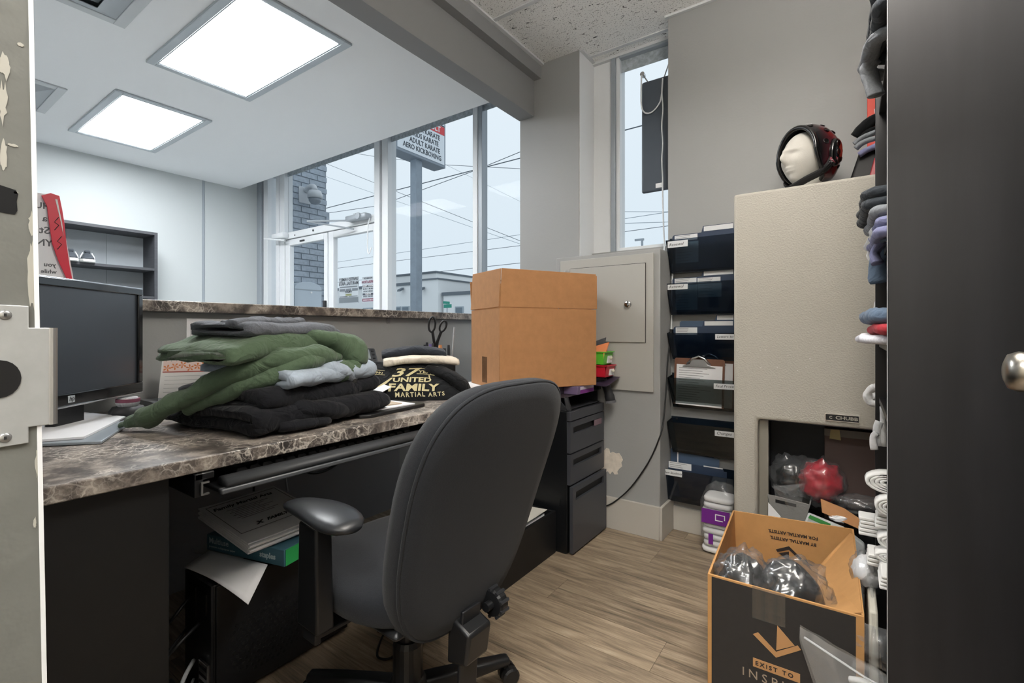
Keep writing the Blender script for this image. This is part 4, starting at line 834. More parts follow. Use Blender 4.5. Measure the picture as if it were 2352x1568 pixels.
obj('carton', B(-1.42, 2.10, .774, -1.20, 2.33, .8145), mat('smoky_box', '4b4450', .5), t, bev=.002)
obj('carton_face', B(-1.199, 2.16, .7735, -1.120, 2.35, .8145), mat('smoky_violet', '6a5a78', .4), t, bev=.002)
obj('purple_label', B(-1.1205, 2.19, .776, -1.1185, 2.34, .794), mat('purple_label', '7b2f86', .5), t); obj('white_label', B(-1.1205, 2.19, .795, -1.1185, 2.34, .811), mat('lilac_label', 'b7aebf', .6), t)
# black stand carrying the coloured trays
t = thing('tray_stand', 'black slanted stand under the red and green bins', 'stand', (-1.15, 2.43, .70))
obj('post', B(-1.17, 2.43, .773, -1.13, 2.458, .825), DARKP, t); obj('plate', MB().hexa([(-1.18, 2.36, .80), (-1.05, 2.345, .80), (-1.05, 2.478, .83), (-1.18, 2.478, .83)], [(-1.18, 2.36, .81), (-1.03, 2.345, .812), (-1.02, 2.478, .847), (-1.18, 2.478, .847)]), mat('violet_black', '33293a', .4), t, bev=.004)
def bin_(label, col, x0, x1, y0, y1, z0, z1, cat='bin'):
    t = thing('drawer_bin', label, cat, ((x0+x1)/2, (y0+y1)/2, z0), group='coloured bins')
    m_ = mat('bin_'+col, col, .35)
    e = .012
    obj('shell', MB().hexa([(x0, y0, z0), (x1-e, y0, z0), (x1-e, y1, z0), (x0, y1, z0)], [(x0, y0, z0+.004), (x1-e, y0, z0+.004), (x1-e, y1, z0+.004), (x0, y1, z0+.004)]).hexa([(x1-e-.004, y0, z0), (x1-e, y0, z0), (x1-e, y1, z0), (x1-e-.004, y1, z0)], [(x1-.004, y0, z1), (x1, y0, z1), (x1, y1, z1), (x1-.004, y1, z1)])
        .box(x0, y0, z0, x1-e, y0+.004, z1-.006).box(x0, y1-.004, z0, x1-e, y1, z1-.006).box(x0, y0, z0, x0+.004, y1, z1-.006), m_, t, bev=.0015)
    obj('rim', MB().box(x0, y0-.006, z1-.006, x1+.006, y0+.004, z1).box(x0, y1-.004, z1-.006, x1+.006, y1+.006, z1).box(x1-.004, y0, z1-.006, x1+.006, y1, z1), m_, t, bev=.002)
    yc = (y0+y1)/2
    obj('knob', MB().lathe([(.004, 0), (.004, .008), (.0085, .011), (.009, .017), (.006, .021), (.0001, .022)], 14, M=frame((x1-.008, yc+.01, (z0+z1)/2), (0,1,0), (0,0,1))), mat('knob_cream', 'cfc9b8', .35), t, smooth=True)
    obj('card_label', B(x1-.012, yc-.012, z0+.008, x1-.004, yc+.045, z1-.016), PAPER, t)
    return t
bin_('red plastic bin with knob, below the green bin', 'c21f33', -1.185, -1.052, 2.365, 2.475, .848, .912)
bin_('green plastic bin with knob and orange cards, above the red bin', '5fbf3a', -1.185, -1.062, 2.365, 2.47, .915, .985)
t = thing('paper_sheet', 'orange card sticking out of the green bin', 'paper', (-1.16, 2.41, .93)); obj('card', MB().hexa([(-1.175, 2.385, .93), (-1.09, 2.40, .93), (-1.09, 2.408, .93), (-1.175, 2.393, .93)], [(-1.19, 2.42, 1.0), (-1.07, 2.43, 1.035), (-1.07, 2.438, 1.035), (-1.19, 2.428, 1.0)]), mat('orange_card', 'e38a5a', .7), t)
t = thing('paper_sheet', 'dark grey card behind the orange card in the green bin', 'paper', (-1.20, 2.44, .93)); obj('card', MB().hexa([(-1.178, 2.43, .93), (-1.12, 2.44, .93), (-1.12, 2.445, .93), (-1.178, 2.435, .93)], [(-1.185, 2.45, 1.03), (-1.10, 2.458, 1.06), (-1.10, 2.463, 1.06), (-1.185, 2.455, 1.03)]), mat('grey_card', '4b4d52', .7), t)
t = thing('barcode_scanner', 'dark grey handheld scanner hanging beside the letter tray', 'scanner', (-1.09, 2.42, .70))
obj('handle', MB().tube(smoothpath([(-1.10, 2.42, .835), (-1.085, 2.425, .80), (-1.07, 2.43, .755), (-1.062, 2.435, .712)], 4), [.020]*4+[.024]*5+[.028]*4, 12, flat=.8), DARKP, t, smooth=True)
obj('head', MB().tube([(-1.17, 2.40, .815), (-1.13, 2.41, .835), (-1.09, 2.42, .838)], [.022, .026, .02], 12), DARKP, t, smooth=True); obj('end_cap', MB().cyl((-1.0625, 2.435, .718), (-1.0605, 2.4355, .706), .029, n=14), mat('scanner_grey', '6d6e72', .4), t)
# low open black crate under the desk
t = thing('storage_crate', 'low open black box on the floor between desk and filing cabinet', 'crate', (-1.45, 1.65, 0))
obj('front_panel', B(-1.205, 1.28, 0, -1.19, 2.064, .206), BLK, t, bev=.0015); obj('back_panel', B(-1.70, 1.28, 0, -1.685, 2.064, .206), BLK, t)
obj('end_panel', B(-1.685, 2.049, 0, -1.205, 2.064, .206), BLK, t, bev=.0015); obj('end_panel', B(-1.685, 1.28, 0, -1.205, 1.295, .206), BLK, t); obj('bottom', B(-1.685, 1.295, 0, -1.205, 2.049, .01), BLK, t)
t = thing('booklet', 'pale booklet lying in the low black box', 'booklet', (-1.34, 1.90, .18)); obj('pages', MB().hexa([(-1.50, 1.78, .178), (-1.24, 1.82, .178), (-1.23, 2.02, .18), (-1.49, 1.98, .18)], [(-1.50, 1.78, .196), (-1.24, 1.82, .196), (-1.23, 2.02, .198), (-1.49, 1.98, .198)]), PAPER, t)
obj('cover', MB().hexa([(-1.51, 1.77, .198), (-1.23, 1.81, .200), (-1.22, 2.03, .214), (-1.50, 1.99, .214)], [(-1.51, 1.77, .200), (-1.23, 1.81, .202), (-1.22, 2.03, .216), (-1.50, 1.99, .216)]), mat('booklet_cover', 'c9c6bd', .7), t); obj('contents_block', B(-1.67, 1.31, .011, -1.22, 2.04, .176), mat('crate_contents', '1c1d20', .8), t)
# ================================================================ keyboard tray
t = thing('keyboard_tray', 'black pull-out keyboard tray under the desk top', 'keyboard tray', (-1.4, .9, .69))
obj('platform', B(-1.62, .545, .700, -1.262, 1.33, .712), BLACKP, t, bev=.004)
obj('palm_rest', MB().tube([(-1.275, .56, .722), (-1.275, .95, .722), (-1.275, 1.32, .722)], .03, 16, flat=.5), mat('palm_rest_grey', '3b3d40', .5), t, smooth=True)
obj('front_lip', B(-1.262, .545, .698, -1.247, 1.33, .712), mat('tray_lip', '55585c', .35), t, bev=.004)
obj('slide_bracket', MB().box(-1.45, .500, .695, -1.285, .520, .753).box(-1.60, .50, .735, -1.285, .545, .753), BLACKP, t, bev=.003); obj('slide_bracket', B(-1.45, 1.335, .695, -1.285, 1.355, .753), BLACKP, t)
obj('clip', MB().box(-1.284, .512, .700, -1.278, .530, .704).box(-1.284, .512, .728, -1.278, .530, .732).box(-1.284, .512, .704, -1.278, .516, .728), STEEL, t)
kb = thing('keyboard', 'black computer keyboard on the pull-out tray', 'keyboard', (-1.42, .92, .712))
obj('case', MB().hexa([(-1.52, .60, .7125), (-1.325, .60, .7125), (-1.325, 1.26, .7125), (-1.52, 1.26, .7125)], [(-1.52, .60, .734), (-1.325, .60, .722), (-1.325, 1.26, .722), (-1.52, 1.26, .734)]), BLACKP, kb, bev=.003)
kmesh = None
for r_ in range(4):
    for c_ in range(18):
        x = -1.345-.034*r_; yk = .618+.0345*c_
        if kmesh is None: kmesh = obj('key', MB().hexa([(-.014, 0, 0), (.014, 0, 0), (.014, .029, 0), (-.014, .029, 0)], [(-.010, .004, .008), (.010, .004, .008), (.010, .025, .008), (-.010, .025, .008)]), DARKP, kb, world=False); kmesh.location = (x+1.42, yk-.92, .0115+.0018*r_)
        else: shared(kmesh, 'key', kb, (x+1.42, yk-.92, .0115+.0018*r_))
# ================================================================ computer tower, paper, cables
pc = thing('computer_tower', 'black computer tower with perforated side panel under the desk', 'computer', (-1.59, .86, 0))
TWR = mat('black_case_steel', '16171a', .45)
obj('case', B(-1.68, .633, .012, -1.505, 1.088, .36), TWR, pc, bev=.003); obj('side_panel', B(-1.505, .64, .018, -1.500, 1.08, .355), TWR, pc, bev=.002)
pf = MB()
for i in range(15):
    for j in range(13):
        y = .68+.018*i+(.009 if j % 2 else 0); z = .06+.0155*j
        if (y-.80)**2/.0225+(z-.15)**2/.0095 < 1: pf.cyl((-1.5005, y, z), (-1.4990, y, z), .0055, n=6)
obj('vent_holes', pf, mat('hole_dark', '040405', .9), pc)['kind'] = 'stuff'
obj('rear_plate', B(-1.68, .628, .012, -1.505, .633, .36), mat('rear_steel', '2e3033', .4, metal=.5), pc)
obj('rear_ports', MB().box(-1.66, .624, .20, -1.60, .628, .33).box(-1.58, .624, .27, -1.53, .628, .33), BLACKP, pc); obj('slot_cover', MB().box(-1.57, .622, .03, -1.515, .628, .13), STEEL, pc)
for k in range(4): obj('slot_line', B(-1.565, .6205, .045+.022*k, -1.52, .623, .053+.022*k), INK, pc)
t = thing('paper_ream', 'teal wrapped ream of multiuse paper on the computer tower', 'paper ream', (-1.60, .95, .361))
RM = frame((-1.744, .715, .372), (.968, .25, 0), (-.25, .968, 0))        # x along the long visible side
TEAL = mat('ream_teal', '3d6676', .6)
obj('wrapper', MB().prism([(0, 0), (.335, 0), (.335, .23), (0, .23)], .052, RM), TEAL, t, bev=.002); obj('green_end', MB().prism([(.3351, .005), (.337, .005), (.337, .225), (.3351, .225)], .05, RM @ Matrix.Translation((0, 0, .001))), mat('ream_green', '2aa356', .6), t)
text('Multiuse', .026, RM @ frame((.012, -.0012, .026), (1,0,0), (0,0,1)), mat('ream_pale_ink', 'a9bcc2', .7), t, bold=.02); text('premium multipurpose paper', .010, RM @ frame((.012, -.0012, .012), (1,0,0), (0,0,1)), MATS['ream_pale_ink'], t)
text('staples', .024, RM @ frame((.235, -.0012, .018), (1,0,0), (0,0,1)), MATS['ream_pale_ink'], t, bold=.03)
t = thing('certificate_stack', 'stack of printed certificates lying on the teal paper ream', 'paper stack', (-1.62, .84, .425))
CS = frame((-1.475, .715, .423), (-.04, 1, .02), (-1, -.04, .14))       # reads along +x, its foot towards the chair
for k in range(7):
    dx = .004*N((k, 1, 0), 1.3)
    obj('sheet', MB().grid(lambda u, v: CS @ Vector((dx+.262*u, .31*v-.006*(k % 3), .004+.0052*k+.010*(u-.5)**2)), 8, 4), PAPER, t, solid=.0042)
TOP = .0425
def cs(x, y): return CS @ Matrix.Translation((x, y, TOP))
cl = MB()
for a in ((.012, .06, .250, .0615), (.012, .285, .250, .2865), (.2485, .06, .25, .2865), (.012, .06, .0135, .2865)): cl.prism([(a[0], a[1]), (a[2], a[1]), (a[2], a[3]), (a[0], a[3])], .0008, CS @ Matrix.Translation((0, 0, TOP)))
for i in range(8): cl.prism([(.05+.01*(i % 2), .225-.011*i), (.19-.02*(i % 3), .225-.011*i), (.19-.02*(i % 3), .2263-.011*i), (.05+.01*(i % 2), .2263-.011*i)], .0008, CS @ Matrix.Translation((0, 0, TOP)))
obj('border_lines', cl, INKG, t)
text('Family Martial Arts', .026, cs(.022, .248), INK, t, bold=.02, shear=.2); text('FAMILY', .022, cs(.11, .085), INK, t, bold=.04, shear=.4); text('X', .026, cs(.075, .082), INK, t, bold=.05, shear=.4)
t = thing('paper_sheet', 'loose white sheet drooping over the computer tower edge', 'paper', (-1.55, .69, .35))
sq = [Vector((-1.663, .618, .376)), Vector((-1.727, .715, .3735)), Vector((-1.474, .776, .3735)), Vector((-1.362, .663, .340))]
obj('sheet', MB().grid(lambda u, v: tuple((sq[0].lerp(sq[3], u)).lerp(sq[1].lerp(sq[2], u), v)+Vector((0, 0, .012*math.sin(PI*u)*(1-v)))), 10, 8), PAPER, t, solid=.0015, smooth=True)
t = thing('paper_stack', 'grey-edged pile of old papers beneath the teal ream', 'paper stack', (-1.66, .76, .361)); obj('sheets', MB().prism([(-1.79, .69), (-1.60, .73), (-1.62, .90), (-1.82, .86)], .009, Matrix.Translation((0, 0, .3615))), mat('old_paper', 'a9a9aa', .8), t)
CBL = mat('cable_black', '0f1012', .5); CBW = mat('cable_white', 'b8bbbe', .5)
def cable(pts, r, label, m=CBL, group='cables under the desk', k=6, name='cable'): return tag(obj(name, MB().tube(smoothpath(pts, k), r, 7), m, smooth=True), label, 'cable', group)
cable([(-1.62, .62, .30), (-1.60, .57, .27), (-1.64, .54, .20), (-1.60, .50, .12), (-1.55, .52, .04), (-1.50, .60, .006)], .005, 'black cable looping from the tower rear, uppermost')
cable([(-1.56, .62, .24), (-1.53, .55, .22), (-1.56, .50, .15), (-1.52, .49, .08), (-1.48, .53, .006)], .005, 'black cable looping low behind the tower')
cable([(-1.64, .62, .20), (-1.57, .53, .17), (-1.50, .48, .10), (-1.47, .47, .02), (-1.46, .55, .006)], .0045, 'thin black cable hanging beside the white cable')
cable([(-1.60, .62, .115), (-1.54, .57, .11), (-1.47, .51, .06), (-1.42, .48, .02), (-1.38, .50, .007)], .006, 'white cable running from the tower rear to the floor', CBW)
cable([(-1.60, .62, .06), (-1.52, .56, .05), (-1.44, .50, .012), (-1.36, .50, .007)], .004, 'lower white cable on the floor by the black support', CBW)
cable([(-2.29, 1.35, .70), (-2.25, 1.30, .55), (-2.24, 1.36, .40), (-2.26, 1.50, .36), (-2.28, 1.70, .42)], .007, 'black cable draped across the knee space wall')
cable([(-2.29, 1.22, .72), (-2.27, 1.22, .60), (-2.26, 1.26, .48), (-2.28, 1.30, .30)], .005, 'white cable hanging on the knee space wall', CBW)
cable([(-2.28, 1.12, .72), (-2.26, 1.13, .62), (-2.28, 1.14, .50), (-2.27, 1.13, .35)], .005, 'black cable hanging left of the white wall cable')
cable([(-1.40, 1.14, .008), (-1.33, 1.16, .012), (-1.27, 1.13, .008), (-1.25, 1.07, .008), (-1.29, 1.05, .008), (-1.34, 1.10, .010), (-1.42, 1.22, .008)], .004, 'thin black cable looped on the floor under the chair')
t = thing('headset', 'black padded lump hanging beside the black desk support', 'headset', (-1.62, .50, .33))
obj('pad', MB().tube(smoothpath([(-1.60, .475, .47), (-1.585, .50, .42), (-1.59, .50, .35), (-1.60, .475, .29)], 4), [.03]*4+[.045]*5+[.03]*4, 12, flat=1.0, wob=.006, wf=20), BLACKP, t, smooth=True); obj('cord', MB().tube(smoothpath([(-1.60, .47, .30), (-1.58, .47, .2), (-1.60, .48, .08), (-1.6, .5, .006)], 4), .004, 6), CBL, t)
t = thing('power_cable_clump', 'tangled dark plugs on the floor behind the tower', 'power strip', (-1.62, .54, 0)); obj('strip', B(-1.70, .50, 0, -1.56, .60, .035), DARKP, t, bev=.004)
for k in range(3): obj('plug', B(-1.69+.045*k, .51, .035, -1.66+.045*k, .545, .075), BLACKP, t, bev=.004)
# ================================================================ office chair (local +x is the facing direction)
CHF = mat('charcoal_chair_fabric', '2d2f33', .95, noise_amt=.12, nscale=300, bump=.5, bscale=700, sheen=.10, spec=.15)
ch = thing('office_chair', 'charcoal fabric office swivel chair with padded arms at the desk', 'chair', (-1.03, .945, 0), rz=R(177))
def superslab(cx, cy, z0, z1, hx, hy, n=40, p=3.2, bulge=.012):
    rings = []
    for s, z in ((.90, z0), (.98, z0+(z1-z0)*.2), (1.0, z0+(z1-z0)*.5), (.985, z0+(z1-z0)*.8), (.93, z1-.004), (.80, z1+bulge*.4), (.5, z1+bulge), (.02, z1+bulge)):
        ring = []
        for i in range(n):
            a = 2*PI*i/n; c_, s_ = math.cos(a), math.sin(a)
            ring.append((cx+hx*s*math.copysign(abs(c_)**(2/p), c_), cy+hy*s*math.copysign(abs(s_)**(2/p), s_), z))
        rings.append(ring)
    return MB().loft(rings)
obj('seat', superslab(.01, 0, .405, .485, .25, .255), CHF, ch, smooth=True, world=False)
obj('seat_pan', B(-.2, -.2, .385, .2, .2, .408), BLACKP, ch, bev=.02, world=False)
# back cushion: outline lofted through its depth, reclined
def outline(s, n=64):
    """back outline (y, z) scaled about its middle"""
    pts = []
    for i in range(n):
        a = 2*PI*i/n; c_, s_ = math.cos(a), math.sin(a)
        zz = math.copysign(abs(s_)**(2/3.4), s_); yy = math.copysign(abs(c_)**(2/3.4), c_)
        hw_ = .250+.026*zz-.012*zz*zz
        pts.append((yy*hw_*s, zz*.338*(1-(1-s)*.75)))
    return pts
def backpt(y, z, d):
    zc = .66; ang_ = R(17)
    lum = -.030*math.cos((z+.05)*4.2)+.02
    x = -.272+d-lum*.6+(.22*y*y)
    return (x-z*math.sin(ang_), y, zc+z*math.cos(ang_))
rings = []
for s, d in ((.15, .058), (.70, .056), (.88, .048), (.975, .028), (1.0, .006), (.995, -.012), (.975, -.022)): rings.append([backpt(y, z, d) for y, z in outline(s)])
obj('back_cushion', MB().loft(rings), CHF, ch, smooth=True, world=False)
rings = [[backpt(y, z, d) for y, z in outline(s)] for s, d in ((.968, -.018), (.965, -.030), (.945, -.037), (.80, -.041), (.5, -.043), (.15, -.044))]
obj('back_cover', MB().loft(rings), CHF, ch, smooth=True, world=False)
pp = [backpt(y, z, -.027) for y, z in outline(.975)]; obj('piping', MB().tube(pp+[pp[0], pp[1]], .0042, 8, caps=False), CHF, ch, smooth=True, world=False)
# support bar behind and below the back
SUP = mat('chair_steel', '232427', .4, metal=.3)
obj('back_bar', MB().hexa([(-.05, -.035, .375), (-.05, .035, .375), (-.22, .035, .345), (-.22, -.035, .345)][::-1], [(-.05, -.035, .385), (-.05, .035, .385), (-.215, .035, .357), (-.215, -.035, .357)][::-1]).hexa([(-.232, -.033, .15), (-.222, -.033, .15), (-.222, .033, .15), (-.232, .033, .15)], [(-.250, -.033, .40), (-.240, -.033, .40), (-.240, .033, .40), (-.250, .033, .40)]), SUP, ch, world=False, bev=.003)
obj('bracket', MB().hexa([(-.268, -.042, .275), (-.20, -.042, .26), (-.20, .042, .26), (-.268, .042, .275)], [(-.280, -.042, .355), (-.205, -.042, .385), (-.205, .042, .385), (-.280, .042, .355)]), BLACKP, ch, bev=.008, world=False)
kn = obj('adjust_knob', MB().lathe([(.012, 0), (.012, .02), (.032, .022), (.036, .03), (.036, .05), (.03, .056), (.0001, .056)], 18, M=frame((-.25, -.05, .375), (1,0,0), (0,0,1))), BLACKP, ch, world=False)
for k in range(9):
    a = 2*PI*k/9; obj('knob_rib', MB().cyl((-.25+.035*math.cos(a), -.072, .375+.035*math.sin(a)), (-.25+.035*math.cos(a), -.104, .375+.035*math.sin(a)), .005, n=6), DARKP, kn, world=False)
obj('mechanism', B(-.10, -.08, .335, .10, .08, .388), BLACKP, ch, bev=.01, world=False)
obj('gas_column', MB().lathe([(.028, .20), (.028, .33)], 20).lathe([(.042, .075), (.042, .21), (.036, .225)], 20), BLACKP, ch, smooth=False, world=False)
obj('hub', MB().lathe([(.05, .05), (.055, .06), (.055, .10), (.045, .115)], 24), BLACKP, ch, world=False, bev=.004)
for k in range(5):
    a = R(-117+72*k); ca, sa = math.cos(a), math.sin(a)
    def P2(r, w, z): return (r*ca-w*sa, r*sa+w*ca, z)
    obj('base_leg', MB().loft([[P2(.03, -.03, .055), P2(.03, .03, .055), P2(.03, .026, .105), P2(.03, -.026, .105)], [P2(.2, -.026, .06), P2(.2, .026, .06), P2(.2, .021, .095), P2(.2, -.021, .095)], [P2(.315, -.022, .065), P2(.315, .022, .065), P2(.315, .016, .085), P2(.315, -.016, .085)]]), BLACKP, ch, bev=.008, smooth=True, world=False)
    cs_ = obj('caster', MB().cyl(P2(.305, 0, .05), P2(.305, 0, .075), .010, n=10), BLACKP, ch, world=False)
    for s in (-1, 1):
        c0 = Vector(P2(.315, s*.006, .028)); c1_ = Vector(P2(.315, s*.028, .028))
        obj('caster_wheel', MB().tube([c0, c0.lerp(c1_, .8), c1_], [.0275, .0275, .022], 18), BLACKP, cs_, world=False, smooth=False)
# arms
for s in (1, -1):
    y = s*.285
    pad = []
    for i in range(13):
        f = i/12; x = -.165+.30*f; w = 1.2*(.018, .036, .044, .047, .047, .046, .044, .041, .038, .035, .032, .026, .012)[i]; zt = .668+.012*math.sin(f*PI)-.01*f; th = (.010, .022, .028, .030, .030, .029, .028, .027, .026, .024, .022, .018, .008)[i]
        ring = []
        for j in range(14):
            a = 2*PI*j/14; c_, s_ = math.cos(a), math.sin(a)
            ring.append((x, y+w*c_-s*.012*f, zt+th*s_*(.5 if s_ > 0 else .9)))
        pad.append(ring)
    obj('arm_pad', MB().loft(pad), mat('arm_pad_rubber', '26282b', .36), ch, smooth=True, world=False)
    ap = obj('arm_post', MB().hexa([(-.055, y-.022, .40), (.035, y-.022, .40), (.035, y+.024, .40), (-.055, y+.024, .40)], [(-.048, y-.020, .645), (.03, y-.020, .645), (.03, y+.022, .645), (-.048, y+.022, .645)]), BLACKP, ch, bev=.006, world=False)
    obj('arm_bracket', MB().box(-.025, min(y-.006, y+.01), .36, .035, max(y-.006, y+.01), .46).box(-.025, min(0, y)*.99, .372, .035, max(0, y), .384), SUP, ch, bev=.003, world=False)
# ================================================================ boxed-out panel under the slim window
pb = struct(obj('wall_panel_boxing', B(-1.44, 2.5, 0, -.813, 2.86, 1.53), GREY, bev=.004))
ep = thing('electrical_panel', 'painted grey electrical panel with keyed door beside file pockets', 'electrical panel', (-1.125, 2.5, .77))
EPM = mat('panel_grey_paint', 'abaaa5', .42)
obj('cover_plate', MB().box(-1.405, 2.488, .772, -.845, 2.5, 1.508), EPM, ep, bev=.002)
dr = obj('panel_door', B(-1.345, 2.481, 1.035, -.888, 2.4885, 1.456), EPM, ep, bev=.0015)
obj('door_gap', MB().box(-1.347, 2.4872, 1.032, -1.345, 2.4882, 1.458).box(-.888, 2.4872, 1.032, -.885, 2.4882, 1.458).box(-1.347, 2.4872, 1.456, -.885, 2.4882, 1.459), INK, ep)
lk = obj('lock', MB().lathe([(.019, 0), (.019, .010), (.016, .014), (.0001, .015)], 20, M=frame((-.980, 2.481, 1.240), (1,0,0), (0,0,1))), CHROME, dr, smooth=True); obj('keyhole', B(-.986, 2.4655, 1.242, -.974, 2.4665, 1.246), INK, dr)
for z in (1.445, 1.06): obj('hinge', MB().box(-1.372, 2.478, z-.014, -1.335, 2.488, z+.014), EPM, ep, bev=.002)
for z in (1.445,):
    for x in (-1.364, -1.343): obj('hinge_screw', MB().cyl((x, 2.474, z), (x, 2.479, z), .005, n=10), STEEL, ep)
# patch of bare plaster
pts = [(-1.150, .30), (-1.155, .43), (-1.127, .425), (-1.115, .440), (-1.098, .437), (-1.092, .415), (-1.078, .424), (-1.058, .418), (-1.040, .423), (-1.026, .405), (-1.018, .388), (-1.027, .372), (-1.022, .352), (-1.040, .335), (-1.050, .318), (-1.045, .305), (-1.066, .300), (-1.078, .315), (-1.092, .297), (-1.108, .312), (-1.120, .300), (-1.135, .318)]
tag(obj('plaster_patch', MB().prism(pts, .0025, frame((0, 2.4995, 0), (1,0,0), (0,0,1))), mat('bare_plaster', 'd8cfc2', .9, noise_amt=.12, nscale=30, bump=.6, bscale=80)), 'patch of bare cream plaster on grey wall beside filing cabinet', 'plaster patch')
# hanging sign board in the slim window, with chains and cord
t = thing('window_sign', 'dark grey back of a sign hanging inside the slim window', 'sign', (-.80, 2.84, 1.93))
obj('board', B(-1.033, 2.825, 1.928, -.58, 2.85, 2.60), mat('sign_back_grey', '4a525c', .5, noise_amt=.06, nscale=8), t, bev=.022, seg=4)
obj('maker_label', B(-.945, 2.8235, 1.945, -.905, 2.8255, 1.972), PAPER, t); obj('hook', MB().cyl((-1.03, 2.83, 2.655), (-1.03, 2.86, 2.655), .014, n=12), CHROME, t)
obj('chain', MB().tube([(-1.027, 2.838, 2.65), (-.995, 2.838, 2.595)], .004, 6), STEEL, t); obj('chain', MB().tube([(-.86, 2.838, 2.70), (-.90, 2.838, 2.595)], .004, 6), STEEL, t)
CORD = mat('white_cord', 'dfe2e5', .5)
obj('cord_loop', MB().tube(smoothpath([(-1.028, 2.815, 2.64), (-1.03, 2.815, 2.47), (-1.01, 2.815, 2.41), (-.965, 2.815, 2.40), (-.92, 2.815, 2.44), (-.905, 2.815, 2.50), (-.90, 2.815, 2.58)], 6), .0045, 7), CORD, t, smooth=True)
obj('power_cord', MB().tube(smoothpath([(-.898, 2.81, 2.58), (-.903, 2.81, 2.50), (-.897, 2.81, 2.40), (-.904, 2.81, 2.30), (-.898, 2.81, 2.2), (-.903, 2.81, 2.1), (-.899, 2.81, 2.0), (-.899, 2.81, 1.92), (-.895, 2.805, 1.8), (-.89, 2.80, 1.7), (-.882, 2.79, 1.6), (-.865, 2.74, 1.545), (-.803, 2.67, 1.46), (-.803, 2.675, 1.35), (-.806, 2.675, 1.25), (-.805, 2.67, 1.14), (-.806, 2.665, 1.10)], 4), .0045, 6), CORD, t, smooth=True)
t = thing('power_cable', 'black cable drooping across the panel boxing to the cabinet', 'cable', (-.9, 2.55, .1))
obj('plug', MB().cyl((-.806, 2.664, 1.105), (-.806, 2.658, 1.055), .008, n=10), BLACKP, t)
obj('lead', MB().tube(smoothpath([(-.806, 2.658, 1.06), (-.808, 2.62, .95), (-.806, 2.57, .74), (-.805, 2.52, .60), (-.815, 2.492, .535), (-.87, 2.49, .404), (-.966, 2.482, .252), (-1.06, 2.478, .155), (-1.124, 2.47, .115)], 6), .0038, 7), CBL, t, smooth=True)
# ================================================================ wall file pockets
SMOKE = thin_glass('smoked_plastic', tint=(.46, .52, .58), gloss=.05, rough=.05, alpha=.22, col='1b2634'); SMOKEG = thin_glass('smoked_green_plastic', tint=(.50, .55, .55), gloss=.05, rough=.05, alpha=.16, col='1a2226'); POCK = mat('pocket_black', '101317', .25)
NAVY = mat('navy_folder', '2a3950', .5); NAVY2 = mat('slate_folder', '42556e', .5); LBL = mat('label_white', 'd9dbdd', .7)
def pocket(label, x0, x1, zt, zb, front, proj=.075):
    t = thing('wall_file', label, 'file pocket', ((x0+x1)/2, 2.69, zb), group='wall file pockets')
    yt = 2.688-proj; ybm = 2.688-proj*.55
    A = [(x0, yt, zt), (x1, yt, zt), (x1-.02, ybm, zb), (x0+.02, ybm, zb)]
    obj('front_panel', MB().hexa([A[3], A[2], (A[2][0], A[2][1]+.003, zb), (A[3][0], A[3][1]+.003, zb)], [A[0], A[1], (x1, yt+.003, zt), (x0, yt+.003, zt)]), front, t)
    obj('back_panel', MB().hexa([(x0+.02, 2.684, zb), (x1-.02, 2.684, zb), (x1-.02, 2.688, zb), (x0+.02, 2.688, zb)], [(x0, 2.684, zt+.02), (x1, 2.684, zt+.02), (x1, 2.688, zt+.02), (x0, 2.688, zt+.02)]), SMOKE, t)
    obj('side_panel', MB().hexa([(x0+.02, ybm, zb), (x0+.023, ybm, zb), (x0+.023, 2.686, zb), (x0+.02, 2.686, zb)], [(x0, yt, zt), (x0+.003, yt, zt), (x0+.003, 2.686, zt+.01), (x0, 2.686, zt+.01)]), POCK, t)
    obj('bottom_panel', B(x0+.02, ybm, zb-.002, x1-.02, 2.688, zb+.003), POCK, t)
    return t, yt
def folder(label, x0, x1, z0, z1, y, m_=None, tab=None, group='folders in the wall pockets'):
    """leaning file folder; tab = (x0, x1, height)"""
    t = thing('file_folder', label, 'folder', ((x0+x1)/2, y, z0), group=group)
    poly = [(x0, z0), (x1, z0), (x1, z1-.012)]
    if tab: poly += [(tab[1], z1-.012), (tab[1]-.004, z1+tab[2]), (tab[0]+.008, z1+tab[2]), (tab[0], z1)]
    poly += [(x0+.008, z1), (x0, z1-.008)]
    obj('card', MB().prism(poly, .003, frame((0, y, 0), (1,0,0), (0,0,1))), m_ or NAVY, t)
    if tab: obj('tab_label', B(tab[0]+.012, y-.0045, z1+.004, tab[1]-.004, y-.0025, z1+tab[2]-.003), LBL, t)
    return t
def sticker(t, s, x0, x1, z0, z1, y, size=.018):
    lb = obj('name_label', B(x0, y-.0022, z0, x1, y-.0005, z1), LBL, t, bev=.0006)
    text(s, size, frame((x0+.008, y-.0026, z0+.008), (1,0,.03), (0,0,1)), INK, t, shear=.25)
def note(t, x0, x1, z0, z1, y, lines=5, m_=None):
    obj('list_slip', B(x0, y-.0018, z0, x1, y-.0006, z1), m_ or LBL, t)
    l = MB()
    for i in range(lines):
        zz = z1-(z1-z0)*(i+.7)/(lines+.4); l.box(x0+.006, y-.0022, zz, x0+.006+(x1-x0-.012)*(.55+.45*abs(N((i, x0*30, z0), 1.7))), y-.0018, zz+.0018)
    obj('slip_writing', l, INKG, t)
SLIP = mat('slip_behind_plastic', '9fb0b6', .8)
X0, X1 = -.820, -.455
t, y = pocket('topmost smoked file pocket, labelled Renewal', X0, X1, 1.588, 1.412, SMOKE); sticker(t, 'Renewal', X0+.012, X0+.118, 1.545, 1.58, y, .022)
